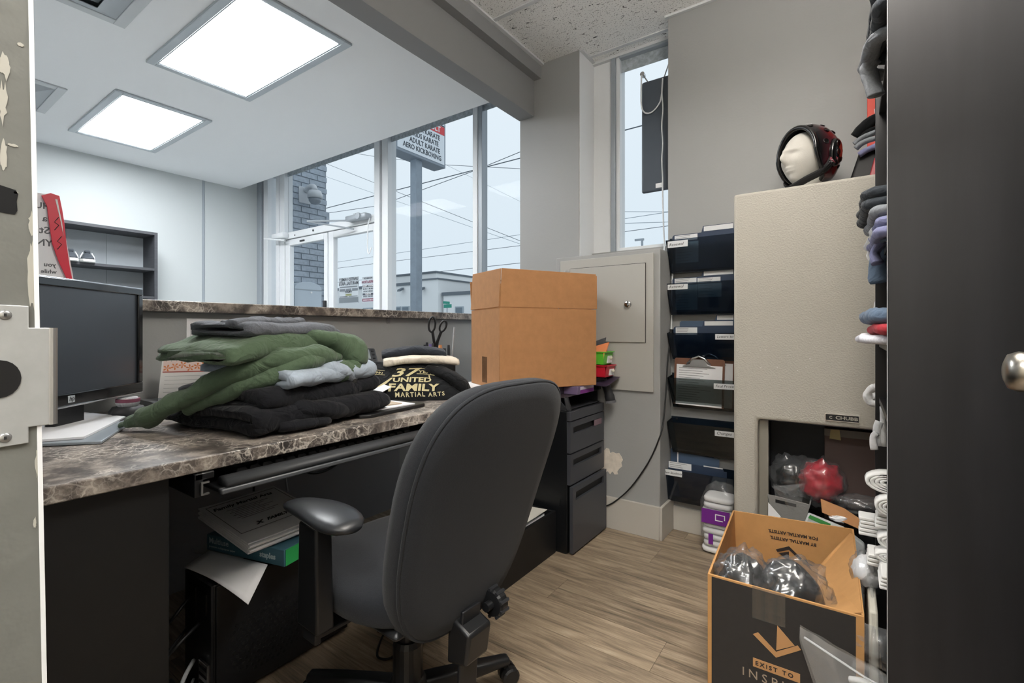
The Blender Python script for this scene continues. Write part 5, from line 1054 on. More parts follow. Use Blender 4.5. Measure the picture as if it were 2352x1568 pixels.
f = folder('navy folder with tab in the topmost pocket', X0+.022, X1-.03, 1.425, 1.62, 2.665, NAVY, (X0+.175, X1-.03, .032)); note(f, X0+.035, X0+.155, 1.585, 1.616, 2.662, 3); note(f, X0+.04, X0+.16, 1.465, 1.578, 2.662, 7, SLIP)
t, y = pocket('second smoked file pocket, also labelled Renewal', X0, X1, 1.353, 1.185, SMOKE); sticker(t, 'Renewal', X0+.012, X0+.118, 1.318, 1.346, y, .022)
f = folder('navy folder with two slips in the second pocket', X0+.022, X1-.03, 1.20, 1.385, 2.665, NAVY, (X0+.175, X1-.03, .03)); note(f, X0+.035, X0+.15, 1.352, 1.381, 2.662, 3); note(f, X0+.155, X0+.27, 1.352, 1.378, 2.662, 3); note(f, X0+.04, X0+.155, 1.21, 1.345, 2.662, 9, SLIP); note(f, X0+.158, X0+.275, 1.275, 1.347, 2.662, 4, SLIP)
t, y = pocket('third smoked file pocket, above the clipboards', X0+.008, X1, 1.085, .945, SMOKE); sticker(t, 'Letters to P', X0+.255, X1-.01, 1.052, 1.08, y, .019)
f = folder('navy folder in the third pocket, front one', X0+.03, X1-.03, .96, 1.12, 2.66, NAVY, (X0+.18, X1-.03, .03)); note(f, X0+.042, X0+.155, 1.075, 1.115, 2.657, 4)
f = folder('slate folder behind in the third pocket', X0+.06, X1-.02, .96, 1.15, 2.672, NAVY2, (X0+.24, X1-.03, .03))
t, y = pocket('fourth file pocket holding clipboards', X0+.012, X1, .845, .685, SMOKEG, .085); sticker(t, 'Final Process', X0+.25, X1-.01, .80, .828, y, .019)
CLIPB = mat('brown_hardboard', '6f4a38', .6, noise_amt=.1, nscale=50)
def clipboard(label, x0, x1, z0, z1, y, lean):
    t = thing('clipboard', label, 'clipboard', ((x0+x1)/2, y, z0), group='clipboards in the wall pocket')
    M_ = frame((x0, y, z0), (1, 0, -.02), (.0, lean, 1)); w, h = x1-x0, z1-z0
    obj('board', MB().prism([(0, 0), (w, 0), (w, h-.008), (w-.008, h), (.008, h), (0, h-.008)], .004, M_ @ Matrix.Translation((0, 0, -.002))), CLIPB, t)
    obj('form', MB().prism([(.012, .002), (w-.01, .002), (w-.01, h-.035), (.012, h-.035)], .002, M_ @ Matrix.Translation((0, 0, .002))), PAPER, t)
    l = MB()
    for i in range(14):
        zz = h-.055-.0125*i
        if zz > .01: l.prism([(.025, zz), (.025+(w-.06)*(.5+.5*abs(N((i, x0, 2), 1.9))), zz), (.025+(w-.06)*(.5+.5*abs(N((i, x0, 2), 1.9))), zz+.0022), (.025, zz+.0022)], .0004, M_ @ Matrix.Translation((0, 0, .004)))
    obj('form_lines', l, INKG, t)
    cm = w/2
    obj('clip', MB().prism([(cm-.085, h-.045), (cm+.085, h-.045), (cm+.075, h-.038), (cm+.045, h-.030), (cm+.038, h-.005), (cm-.038, h-.005), (cm-.045, h-.030), (cm-.075, h-.038)], .006, M_ @ Matrix.Translation((0, 0, .006))), STEEL, t, bev=.002)
    obj('clip_spring', MB().tube([M_ @ Vector(p) for p in ((cm-.06, h-.03, .012), (cm-.03, h+.0, .016), (cm, h+.012, .012), (cm+.03, h, .016), (cm+.06, h-.03, .012))], .006, 8), CHROME, t, smooth=True)
clipboard('front brown clipboard with filled form in the fourth pocket', X0+.035, X1-.075, .70, .952, 2.640, .03); clipboard('rear brown clipboard half hidden in the fourth pocket', X0+.085, X1-.03, .70, .966, 2.664, .02)
t, y = pocket('fifth file pocket, empty, labelled Changes', X0+.01, X1, .605, .44, SMOKEG, .085); sticker(t, 'Changes', X0+.255, X1-.005, .56, .588, y, .021); obj('mount_screw', MB().cyl((X0+.04, 2.68, .612), (X0+.04, 2.684, .612), .006, n=10), CHROME, t)
t, y = pocket('lowest file pocket, labelled New Students', X0-.025, X1-.02, .355, .175, SMOKE, .10); sticker(t, 'New Students', X0-.012, X0+.095, .322, .353, y, .017)
f = folder('slate folder in the lowest pocket, front one', X0+.005, X1-.06, .20, .385, 2.64, NAVY, (X0+.18, X1-.075, .002)); note(f, X0+.01, X0+.13, .35, .385, 2.637, 3)
f = folder('slate folder with white edge in the lowest pocket', X0+.05, X1-.10, .20, .44, 2.660, NAVY2); obj('white_edge', B(X0+.05, 2.656, .36, X0+.056, 2.6598, .44), PAPER, f)
f = folder('rearmost slate folder in the lowest pocket', X0+.01, X1-.13, .20, .452, 2.675, NAVY2)
# ================================================================ pack of paper towels in plastic
t = thing('towel_pack', 'plastic-wrapped pack of white paper products with purple label', 'package', (-.53, 2.545, 0))
def pillow(cx, cy, z0, z1, rx, ry, amp=.006, f=20, seed=0, nu=28, nv=18, tw=None, p=4.0):
    def fn(u, v):
        a = 2*PI*u; c_, s_ = math.cos(a), math.sin(a); b = PI*(v-.5); cb_, sb = math.cos(b), math.sin(b)
        e = 2/p; q = max(0.0, abs(cb_))**e
        x = math.copysign(abs(c_)**e, c_)*q*rx; y = math.copysign(abs(s_)**e, s_)*q*ry; z = (z0+z1)/2+math.copysign(abs(sb)**e, sb)*(z1-z0)/2
        if tw: x, y = x*tw(z), y*tw(z)
        d = amp*N((x, y, z), f, seed)+amp*.5*N((x, y, z), f*2.5, seed+2); l = math.hypot(x, y) or 1
        return (cx+x+x/l*d, cy+y+y/l*d, z+d*.6)
    return MB().grid(fn, nu, nv, wrapu=True)
TIS = mat('tissue_white', 'e4e4e4', .9, bump=.4, bscale=120)
for k in range(9): obj('towel', pillow(-.53+.003*((k*7) % 3-1), 2.545, .004+.031*k, .004+.031*k+.0305, .072-.002*((k*5) % 3), .062, .002, 40, seed=k, p=5, nu=20, nv=8), TIS, t, smooth=True)
obj('wrapper', pillow(-.53, 2.545, .001, .345, .080, .068, .012, 26, seed=4, p=4, tw=lambda z: 1 if z < .27 else 1-.25*(z-.27)/.08), film('wrap_film', .05, .05), t, smooth=True)
obj('purple_label', B(-.598, 2.4705, .155, -.47, 2.4725, .225), mat('label_purple', '6d1f86', .5), t); obj('label_mark', MB().box(-.535, 2.4695, .175, -.50, 2.4708, .179).box(-.535, 2.4695, .179, -.531, 2.4708, .203).box(-.535, 2.4695, .203, -.49, 2.4708, .207).box(-.494, 2.4695, .183, -.490, 2.4708, .203), PAPER, t); obj('purple_label', B(-.566, 2.4715, .055, -.545, 2.4735, .105), MATS['label_purple'], t)
# ================================================================ the safe-like steel cabinet
SAFE = mat('textured_putty_enamel', 'aca89e', .5, bump=.9, bscale=160, noise_amt=.015, nscale=200); SDARK = mat('safe_interior', '47494d', .6)
sf = thing('safe_cabinet', 'large putty-coloured steel safe cabinet with open lower bay', 'safe', (-.03, 2.45, 0))
obj('body', MB().prism([(-.412, 0), (-.318, 0), (-.318, .724), (.30, .724), (.30, 0), (.36, 0), (.36, 1.687), (-.412, 1.687)], .41, frame((0, 2.66, 0), (1,0,0), (0,0,1))), SAFE, sf, bev=.012, seg=3)
obj('inner_jamb', B(-.318, 2.285, 0, -.282, 2.31, .724), mat('putty_steel', '8f8b82', .4, metal=.2), sf, bev=.003)
obj('bay_back', B(-.318, 2.62, 0, .30, 2.65, .724), SDARK, sf); obj('bay_side', B(-.318, 2.31, 0, -.312, 2.62, .724), SDARK, sf); obj('bay_floor', B(-.312, 2.26, .25, .30, 2.62, .27), SDARK, sf); obj('bay_ceiling', B(-.312, 2.26, .722, .30, 2.62, .7235), SDARK, sf)
bd = obj('maker_badge', B(-.079, 2.2455, .748, .029, 2.2505, .7725), mat('badge_black', '17171a', .4), sf)
obj('badge_rim', ringframe(-.080, .030, .7465, .7740, .002, .002, .002, 2.244, 2.2505), CHROME, sf); text('CHUBB', .0175, frame((-.046, 2.2452, .7545), (1,0,0), (0,0,1)), mat('badge_letter', 'b9b6ac', .4, metal=.4), sf, bold=.02, sx=1.25); text('C', .014, frame((-.066, 2.2452, .755), (1,0,0), (0,0,1)), MATS['badge_letter'], sf, bold=.03)
ck = MB(); rc = random.Random(5)
for i in range(11):
    cx = -.36+.24*rc.random(); cz = .92+.10*rc.random(); w_ = .002+.006*rc.random(); ck.add([(cx, 2.2495, cz), (cx+w_, 2.2495, cz+.002*rc.random()), (cx+w_*.4, 2.2495, cz+.0025)], [(0, 1, 2)])
obj('paint_chips', ck, PAPER, sf)['kind'] = 'stuff'
# contents of the bay
BAG = film('clear_bag_film', .05, .065)
def crumple(cx, cy, cz, rx, ry, rz, amp, f, seed, nu=36, nv=22):
    def fn(u, v):
        a = 2*PI*u; b = PI*(v-.5); d = Vector((math.cos(a)*math.cos(b), math.sin(a)*math.cos(b), math.sin(b)))
        k = 1+amp*(abs(N(d, f, seed))*1.5-.35)+amp*.45*abs(N(d, f*2.5, seed+5))
        return (cx+d.x*rx*k, cy+d.y*ry*k, cz+d.z*rz*k)
    return MB().grid(fn, nu, nv, wrapu=True)
t = thing('storage_basket', 'grey woven plastic basket inside the safe bay', 'basket', (-.22, 2.36, .27))
BSK = mat('basket_grey', '8b8a88', .6, bump=.8, bscale=90)
obj('wall', MB().hexa([(-.265, 2.29, .30), (-.155, 2.29, .30), (-.155, 2.293, .30), (-.265, 2.293, .30)], [(-.285, 2.275, .408), (-.130, 2.275, .395), (-.130, 2.279, .395), (-.285, 2.279, .408)]), BSK, t, bev=.002)
obj('wall', MB().hexa([(-.265, 2.45, .272), (-.155, 2.45, .272), (-.155, 2.455, .272), (-.265, 2.455, .272)], [(-.285, 2.47, .40), (-.130, 2.47, .40), (-.130, 2.475, .40), (-.285, 2.475, .40)]), BSK, t)
obj('wall', MB().hexa([(-.158, 2.29, .30), (-.155, 2.29, .30), (-.155, 2.455, .30), (-.158, 2.455, .30)], [(-.134, 2.275, .395), (-.130, 2.275, .395), (-.130, 2.475, .395), (-.134, 2.475, .395)]), BSK, t); obj('base', B(-.265, 2.29, .271, -.155, 2.455, .30), BSK, t)
obj('handle_slot', MB().hexa([(-.255, 2.2775, .378), (-.18, 2.2775, .374), (-.18, 2.2795, .374), (-.255, 2.2795, .378)], [(-.255, 2.2755, .392), (-.18, 2.2755, .387), (-.18, 2.2775, .387), (-.255, 2.2775, .392)]), INK, t)
t = thing('plastic_bag', 'crumpled clear plastic bag with dark gear inside the safe bay', 'bag', (-.20, 2.38, .41), group='bags in the safe bay')
obj('film', crumple(-.205, 2.38, .475, .085, .07, .085, .35, 2.2, 3), BAG, t, smooth=True); obj('dark_gear', crumple(-.21, 2.40, .46, .055, .045, .055, .2, 2, 8), mat('dark_gear_black', '15171a', .25), t, smooth=True); obj('bag_corner', MB().add([(-.27, 2.29, .44), (-.16, 2.28, .395), (-.20, 2.27, .36), (-.15, 2.30, .47), (-.22, 2.275, .42)], [(0, 4, 2), (4, 3, 1), (4, 1, 2), (0, 3, 4)]), BAG, t)
t = thing('plastic_bag', 'clear plastic bag of red foam gear in the safe bay', 'bag', (-.10, 2.36, .38), group='bags in the safe bay')
obj('red_gear', crumple(-.100, 2.37, .470, .074, .055, .080, .28, 2.4, 14), mat('red_foam', 'b3142c', .35, noise_amt=.35, nscale=22), t, smooth=True); obj('film', crumple(-.098, 2.365, .468, .084, .064, .092, .30, 2.6, 14), BAG, t, smooth=True)
t = thing('dark_carton', 'dark brown carton with paper note inside the safe bay', 'box', (.08, 2.52, .27))
obj('carton', B(-.088, 2.42, .271, .28, 2.60, .685), mat('dark_brown_card', '5a4a46', .7), t, bev=.003); obj('tape_strip', B(-.088, 2.4175, .655, .28, 2.4195, .685), mat('dusty_tape', '7b7672', .6), t); obj('note', MB().prism([(-.07, .655), (-.03, .652), (-.035, .695), (-.066, .693)], .0008, frame((0, 2.4155, -.01), (1,0,0), (0,0,1))), mat('cream_note', 'b9b083', .8), t)
t = thing('plastic_bag', 'flat clear bag lying over the black gear right of red bag', 'bag', (.02, 2.33, .38), group='bags in the safe bay'); obj('film', crumple(.045, 2.33, .42, .095, .05, .03, .35, 2.3, 24), BAG, t, smooth=True)
t = thing('black_case', 'black ribbed case lying at the right of the safe bay', 'case', (.05, 2.36, .29)); obj('shell', B(-.02, 2.30, .272, .18, 2.41, .395), BLACKP, t, bev=.012)
for k in range(5): obj('rib', B(.0+.03*k, 2.295, .30, .012+.03*k, 2.302, .38), DARKP, t)
t = thing('white_carton', 'white carton with green stripe standing before the safe bay', 'carton', (-.06, 2.235, 0))
obj('body', MB().prism([(-.165, 0), (.045, 0), (.045, .30), (-.02, .345), (-.135, .375), (-.165, .28)], .035, frame((0, 2.246, 0), (1,0,0), (0,0,1))), mat('carton_white', 'c3c8c8', .5), t, bev=.006); obj('green_stripe', MB().prism([(-.134, .362), (-.128, .376), (-.06, .356), (-.064, .340)], .001, frame((0, 2.2105, 0), (1,0,0), (0,0,1))), mat('stripe_green', '3d8c46', .6), t)
obj('sketch_mark', MB().tube([(-.135, 2.2105, .27), (-.12, 2.2105, .30), (-.128, 2.2105, .32), (-.112, 2.2105, .315), (-.105, 2.2105, .335)], .0014, 5), INK, t)
t = thing('card_scrap', 'torn cardboard flap with white tissue below the red bag', 'cardboard', (-.04, 2.26, .36)); obj('card', MB().prism([(-.09, -.01), (.045, -.04), (.05, -.005), (-.02, .03), (-.10, .045)], .004, frame((.0, 2.268, .375), (1,0,-.1), (0,.55,.6))), KRAFT, t); obj('tissue', crumple(-.035, 2.262, .365, .03, .015, .012, .4, 3, 31, 16, 10), PAPER, t)
t = thing('white_card', 'white card corner leaning at the left of the safe bay', 'card', (-.29, 2.28, .29)); obj('card', MB().prism([(-.281, .27), (-.281, .375), (-.235, .325), (-.262, .27)], .002, frame((0, 2.272, 0), (1,0,0), (0,0,1))), PAPER, t)
# ================================================================ helmet on a foam head, on the safe
hd = thing('mannequin_head', 'white foam mannequin head wearing the black helmet on the safe', 'mannequin head', (-.155, 2.43, 1.687), rz=R(-130))
def head(u, v):
    a = 2*PI*u; b = PI*(v-.5); d = Vector((math.cos(a)*math.cos(b), math.sin(a)*math.cos(b), math.sin(b)))
    x, y, z = d.x*.098, d.y*.072, d.z*.118
    if z < 0: x *= 1-.25*(-z/.118)**1.5; y *= 1-.28*(-z/.118)**1.5; x += .012*(-z/.118)*(1 if d.x > 0 else -1.5)
    fr_ = max(0, d.x)
    nose = math.exp(-(y/.011)**2)*math.exp(-((z+.008)/.024)**2)*.024*fr_; nose += math.exp(-(y/.009)**2)*math.exp(-((z-.02)/.03)**2)*.010*fr_
    brow = math.exp(-((z-.030)/.012)**2)*.006*fr_*math.exp(-(y/.05)**2)
    eye = sum(math.exp(-((y-s*.026)/.014)**2) for s in (-1, 1))*math.exp(-((z-.013)/.010)**2)*-.010*fr_
    lid = sum(math.exp(-((y-s*.026)/.012)**2) for s in (-1, 1))*math.exp(-((z-.010)/.006)**2)*.005*fr_
    lip = math.exp(-(y/.020)**2)*(math.exp(-((z+.046)/.005)**2)+math.exp(-((z+.057)/.006)**2))*.0075*fr_ - math.exp(-(y/.022)**2)*math.exp(-((z+.0515)/.0025)**2)*.004*fr_
    chin = math.exp(-(y/.022)**2)*math.exp(-((z+.088)/.016)**2)*.010*fr_
    cheek = sum(math.exp(-((y-s*.036)/.018)**2) for s in (-1, 1))*math.exp(-((z+.02)/.02)**2)*.005*fr_
    x += 1.5*(nose*.8+brow+eye+lid+lip+chin*.7+cheek*.7)
    return (x+.006, y*1.05, .148+z)
FOAM = mat('white_foam', 'c6c3bc', .8, bump=.3, bscale=250)
obj('head', MB().grid(head, 72, 64, wrapu=True), FOAM, hd, smooth=True, world=False)
obj('neck', MB().lathe([(.075, .001), (.072, .012), (.052, .03), (.048, .09)], 24, c=(-.01, 0, 0)), FOAM, hd, smooth=True, world=False)
hm = thing('helmet', 'glossy black and maroon martial arts helmet with vent holes', 'helmet', (-.155, 2.43, 1.700), rz=R(-130))
def helmet_mat():
    m, nt, b, mp = nodes_mat('helmet_foam')
    sx_ = nt.nodes.new('ShaderNodeSeparateXYZ'); nt.links.new(mp.outputs[0], sx_.inputs[0])
    r = ramp(nt, [(.0, '5a1a24'), (.45, '4a1620'), (.62, '121114'), (1, '0e0e10')]); mr = nt.nodes.new('ShaderNodeMapRange'); mr.inputs['From Min'].default_value = -.13; mr.inputs['From Max'].default_value = .13
    nt.links.new(sx_.outputs['X'], mr.inputs['Value']); nt.links.new(mr.outputs[0], r.inputs[0]); nt.links.new(r.outputs[0], b.inputs['Base Color']); b.inputs['Roughness'].default_value = .22; b.inputs['Coat Weight'].default_value = .3
    return m
HM = helmet_mat(); HB = mat('helmet_gloss_black', '0d0d0f', .2, coat=.3)
def hshell(az, al, k=1.0):
    """direction measured from the facing axis +x: al = polar angle, az = azimuth (pi/2 is up)"""
    d = Vector((math.cos(al), math.sin(al)*math.cos(az), math.sin(al)*math.sin(az)))
    x, y, z = d.x*.135*k, d.y*.112*k, d.z*(.135 if d.z > 0 else .150)*k
    if z < -.10 and d.x < .2: z = -.10-(-.10-z)*.25
    return Vector((x-.008, y, .150+z))
def rim_al(az):
    s_ = math.sin(az)
    return R(60)+R(3)*abs(math.cos(az))**2+R(44)*max(0, -s_)**1.5
def hs(u, v): return hshell(2*PI*u, rim_al(2*PI*u)+(PI-rim_al(2*PI*u))*v*.999, 1.0)
obj('shell', MB().grid(hs, 56, 30, wrapu=True), HM, hm, smooth=True, world=False)
obj('lining', MB().grid(lambda u, v: hshell(2*PI*u, rim_al(2*PI*u)+(1.25-rim_al(2*PI*u)*.4)*v*.5, 1.0-.13*min(1, v*2.5)), 56, 10, wrapu=True), HB, hm, smooth=True, world=False)
rp = [hshell(2*PI*i/40, rim_al(2*PI*i/40), .985) for i in range(41)]
obj('face_rim', MB().tube(rp+[rp[1]], .0095, 10, caps=False), HB, hm, smooth=True, world=False)
for az, al, r_ in ((R(60), R(72), .010), (R(38), R(92), .011), (R(62), R(100), .009), (R(12), R(82), .011), (R(48), R(118), .010), (R(28), R(128), .009), (R(80), R(122), .009), (R(8), R(140), .009), (R(-15), R(135), .009), (R(30), R(150), .008), (R(120), R(72), .010), (R(142), R(92), .010), (R(168), R(82), .010), (R(90), R(95), .009), (R(-5), R(118), .008), (R(-30), R(125), .008)):
    c0 = hshell(az, al, 1.003); n_ = (c0-Vector((-.008, 0, .150))).normalized(); side = n_.cross(Vector((0, 0, 1))).normalized()
    obj('vent_hole', MB().lathe([(.0001, .0006), (r_*.7, .0006), (r_, .0018), (r_*1.15, 0)], 14, M=frame(c0, side, n_.cross(side))), mat('vent_black', '050506', .3), hm, world=False)
for s, azs in ((1, 0), (-1, PI)):
    c0 = hshell(azs-.10*s, R(103), .985); n_ = (c0-Vector((-.01, 0, .145))).normalized(); side = n_.cross(Vector((0, 0, 1))).normalized(); upv = side.cross(n_)
    FE = frame(c0, -side, -(n_.cross(side)))
    ep_ = obj('ear_pad', MB().loft([[FE @ Vector((.036*q*math.cos(a), .056*q*math.sin(a), h_)) for a in [2*PI*i/24 for i in range(24)]] for q, h_ in ((1.05, -.01), (1.0, .006), (.85, .012), (.05, .013))]), HB, hm, smooth=True, world=False)
    for k in range(3): obj('ear_hole', MB().lathe([(.0001, 0), (.0095, .0005), (.012, .001), (.013, -.001)], 12, M=FE @ Matrix.Translation((-.006+.006*k, .034-.033*k, .0128))), MATS['vent_black'], ep_, world=False)
# chin strap from ear to ear under the chin
spath = smoothpath([hshell(-.12, R(98), 1.04), hshell(-.55, R(85), 1.05), Vector((.055, .052, .032)), Vector((.078, .0, .010)), Vector((.055, -.052, .032)), hshell(PI+.55, R(85), 1.05), hshell(PI+.12, R(98), 1.04)], 6)
obj('chin_strap', MB().tube(spath, .0155, 8, flat=.28), mat('strap_webbing', '1a1a1c', .8), hm, world=False)
obj('strap_red_tab', MB().tube([hshell(-.22, R(97), 1.07), hshell(-.36, R(93), 1.075)], .017, 8, flat=.3), mat('tab_red', '8e3a48', .5), hm, world=False)
a0, a1 = hshell(-.70, R(82), 1.085), hshell(-.40, R(91), 1.085); xd = (a1-a0); nrm = (a0-Vector((-.01, 0, .15))); 
tp = obj('strap_label', MB().tube([hshell(-.78, R(80), 1.06), hshell(-.40, R(91), 1.065)], .018, 8, flat=.3), BLACKP, hm, world=False)
text('MACHO', .017, frame(a0, xd, nrm.cross(xd)), PAPER, hm, world=False, bold=.02)
fm = text_mb('MACHO', .030, align='CENTER', bold=.01)
fm.v = [tuple(hshell(PI/2-v[0]/.118, R(72)+v[1]/.135, 1.012+v[2])) for v in fm.v]; obj('forehead_lettering', fm, PAPER, hm, world=False)
# gear and clothes beside it on the safe, red sign behind
t = thing('shin_guard', 'black perforated foam guard leaning on the safe top', 'guard', (.04, 2.42, 1.687))
obj('pad', MB().hexa([(-.005, 2.40, 1.70), (.09, 2.40, 1.70), (.09, 2.43, 1.70), (-.005, 2.43, 1.70)], [(.035, 2.43, 1.845), (.13, 2.43, 1.845), (.13, 2.455, 1.845), (.035, 2.455, 1.845)]), mat('matte_black_foam', '151517', .6), t, bev=.012, seg=3)
obj('foot', B(-.012, 2.38, 1.688, .10, 2.43, 1.706), BLACKP, t, bev=.005)
for (x, z) in ((.03, 1.755), (.045, 1.80), (.055, 1.76)): obj('vent_hole', MB().cyl((x, 2.408+(z-1.70)*.2, z), (x, 2.404+(z-1.70)*.2, z), .008, n=12), MATS['vent_black'], t)
obj('red_edge', MB().hexa([(.06, 2.385, 1.70), (.10, 2.385, 1.70), (.10, 2.40, 1.70), (.06, 2.40, 1.70)], [(.08, 2.40, 1.79), (.13, 2.40, 1.79), (.13, 2.415, 1.79), (.08, 2.415, 1.79)]), mat('guard_red', '9a3038', .4), t, bev=.004)
def puff(pts, r, m_, parent, flat=.6, wob=.008, wf=30, seed=0, name='fold', n=12, k=5): return obj(name, MB().tube(smoothpath(pts, k), r, n, flat=flat, wob=wob, wf=wf, seed=seed), m_, parent, smooth=True)
F_CHAR = fabric('charcoal_cloth', '3a3f45'); F_LAV = fabric('lavender_cloth', '8184a8'); F_MID = fabric('mid_grey_cloth', '83878d', na=.15, ns=200); F_WHT = fabric('white_cotton', 'd9dadb', na=.02); F_STEEL = fabric('steel_blue_cloth', '5f7085')
def bundle(label, cat, group, loc, m_, folds, name='folded_garment'):
    t = thing(name, label, cat, loc, group=group)
    for i, (pts, r, fl_) in enumerate(folds): puff(pts, r, m_, t, fl_, seed=i*3.1+loc[2], wob=r*.22 if not isinstance(r, list) else .006)
    return t
G1 = 'clothes on top of the safe'
bundle('black cloth on top of the clothes pile on the safe', 'cloth', G1, (.06, 2.42, 1.90), F_TEE, [([(.018, 2.42, 1.895), (.04, 2.415, 1.92), (.08, 2.41, 1.945), (.14, 2.41, 1.955)], .028, .7), ([(.03, 2.42, 1.88), (.07, 2.41, 1.905), (.14, 2.41, 1.915)], .018, .6)])
bundle('light grey socks in the clothes pile on the safe', 'socks', G1, (.06, 2.40, 1.85), F_MID, [([(.015, 2.40, 1.857), (.05, 2.395, 1.88), (.14, 2.39, 1.895)], .017, .6), ([(.02, 2.40, 1.838), (.05, 2.395, 1.858), (.14, 2.39, 1.868)], .015, .6)])
bundle('lavender cloth at the bottom of the pile on the safe', 'cloth', G1, (.07, 2.40, 1.82), F_LAV, [([(.03, 2.405, 1.812), (.07, 2.40, 1.83), (.14, 2.40, 1.845)], .018, .6)])
t = thing('red_sign', 'tall red board with white lettering standing behind the black shelf', 'sign', (.20, 2.62, 1.687)); obj('board', B(.062, 2.60, 1.69, .34, 2.61, 2.36), mat('sign_scarlet', 'd6402c', .5), t, bev=.002)
text('Open', .10, frame((.074, 2.5985, 2.02), (1,0,0), (0,0,1)), PAPER, t, bold=.02, shear=.3)
# ================================================================ tall black shelf unit
SHK = mat('black_woodgrain', '1d1d20', .42, noise_amt=.25, nscale=18, stretch=(1, 1, .08), bump=.15, bscale=120)
XF = .073
bk = thing('bookcase', 'tall black wood-grain shelf unit seen from its side', 'shelf unit', (.24, 1.78, 0))
obj('side_panel', B(XF, 1.425, 0, .40, 1.447, 2.45), SHK, bk, bev=.0015); obj('side_panel', B(XF, 2.10, 0, .40, 2.122, 2.45), SHK, bk, bev=.0015); obj('back_panel', B(.396, 1.447, 0, .402, 2.10, 2.45), SHK, bk)
EDGE = mat('scuffed_edge', '9a9a9e', .5); obj('edge_strip', B(XF-.0012, 1.4255, 0, XF, 1.4465, 2.45), EDGE, bk)
SHZ = (.05, .45, .865, 1.06, 1.34, 1.87, 2.43)
for z in SHZ: obj('shelf', B(XF+.01, 1.447, z-.018, .396, 2.10, z), SHK, bk, bev=.001)
G2 = 'clothes on the black shelf unit'
def shelfwad(label, m_, yc, z0, z1, xo, cat='garment', n=3, seed=0, drop=0):
    folds = []
    for i in range(n):
        z = z0+(z1-z0)*(i+.5)/n; r = (z1-z0)/n*.62; xx = XF-xo+.008*N((i, seed, 0), 1.7)
        folds.append(([(.22, yc-.18, z), (xx+.03, yc-.16, z), (xx+r*.8, yc-.08, z+.004), (xx+r*.7, yc+.06, z), (xx+.02, yc+.15, z-.002), (.22, yc+.19, z)], r, .85))
    t = bundle(label, cat, G2, (.15, yc, z0), m_, folds)
    if drop: puff([(XF-xo+.02, yc, z0+.01), (XF-xo+.004, yc+.01, z0-drop*.4), (XF-xo+.012, yc+.005, z0-drop)], [.022]*6+[.024]*5, m_, t, .5, name='sleeve')
    return t
shelfwad('lavender garment on the top visible shelf', F_LAV, 1.62, 1.965, 2.03, .012, n=2, seed=1)
shelfwad('charcoal garment below the lavender one', F_CHAR, 1.66, 1.90, 1.962, .022, n=2, seed=2)
t = bundle('heather grey sweatshirt sleeve hanging from the top visible shelf', 'sweatshirt', G2, (.08, 1.75, 1.82), F_MID, [([(.22, 1.60, 1.885), (.075, 1.62, 1.893), (.05, 1.72, 1.895), (.055, 1.85, 1.89), (.22, 1.90, 1.885)], .022, .7), ([(.062, 1.75, 1.89), (.046, 1.76, 1.875), (.050, 1.77, 1.845), (.058, 1.77, 1.815), (.064, 1.77, 1.79)], .027, .55)])
shelfwad('charcoal cap-like garment on the middle shelf', F_CHAR, 1.78, 1.43, 1.485, .045, n=2, seed=3)
shelfwad('light grey garment under the charcoal one on middle shelf', F_MID, 1.74, 1.398, 1.428, .025, n=1, seed=4)
shelfwad('lavender socks hanging over the middle shelf edge', F_LAV, 1.72, 1.342, 1.396, .018, n=2, seed=5, drop=.05)
shelfwad('white sock hanging at the middle shelf edge', F_WHT, 1.86, 1.36, 1.40, .02, n=1, seed=6, drop=.05)
shelfwad('steel blue sock hanging lowest from the middle shelf', F_STEEL, 1.80, 1.342, 1.36, .012, n=1, seed=8, drop=.10)
shelfwad('slate blue garment on top of the red one on lower shelf', F_STEEL, 1.76, 1.118, 1.158, .034, n=1, seed=9)
shelfwad('red and white garment on the lower shelf', fabric('red_cloth', 'b23a44'), 1.74, 1.088, 1.116, .020, n=1, seed=10)
shelfwad('white plaid sleeve poking out of the lower shelf', mat('plaid_cloth', 'd9dae2', .9, noise_amt=.25, nscale=90, stretch=(1, 6, 1)), 1.78, 1.062, 1.086, .048, n=1, seed=11)
t = bundle('small white cloth poking out behind the shelf at safe height', 'cloth', 'white cloths behind the shelf', (.08, 2.18, 1.15), F_WHT, [([(.10, 2.135, 1.215), (.082, 2.135, 1.20), (.076, 2.137, 1.175), (.066, 2.14, 1.155)], .014, .7)])
t = bundle('white cloth knot poking out behind the shelf above the badge', 'cloth', 'white cloths behind the shelf', (.08, 2.18, .86), F_WHT, [([(.10, 2.138, .895), (.07, 2.138, .893), (.052, 2.14, .87), (.06, 2.14, .845), (.09, 2.138, .84)], .018, .8), ([(.10, 2.137, .87), (.066, 2.137, .868)], .016, .9)])
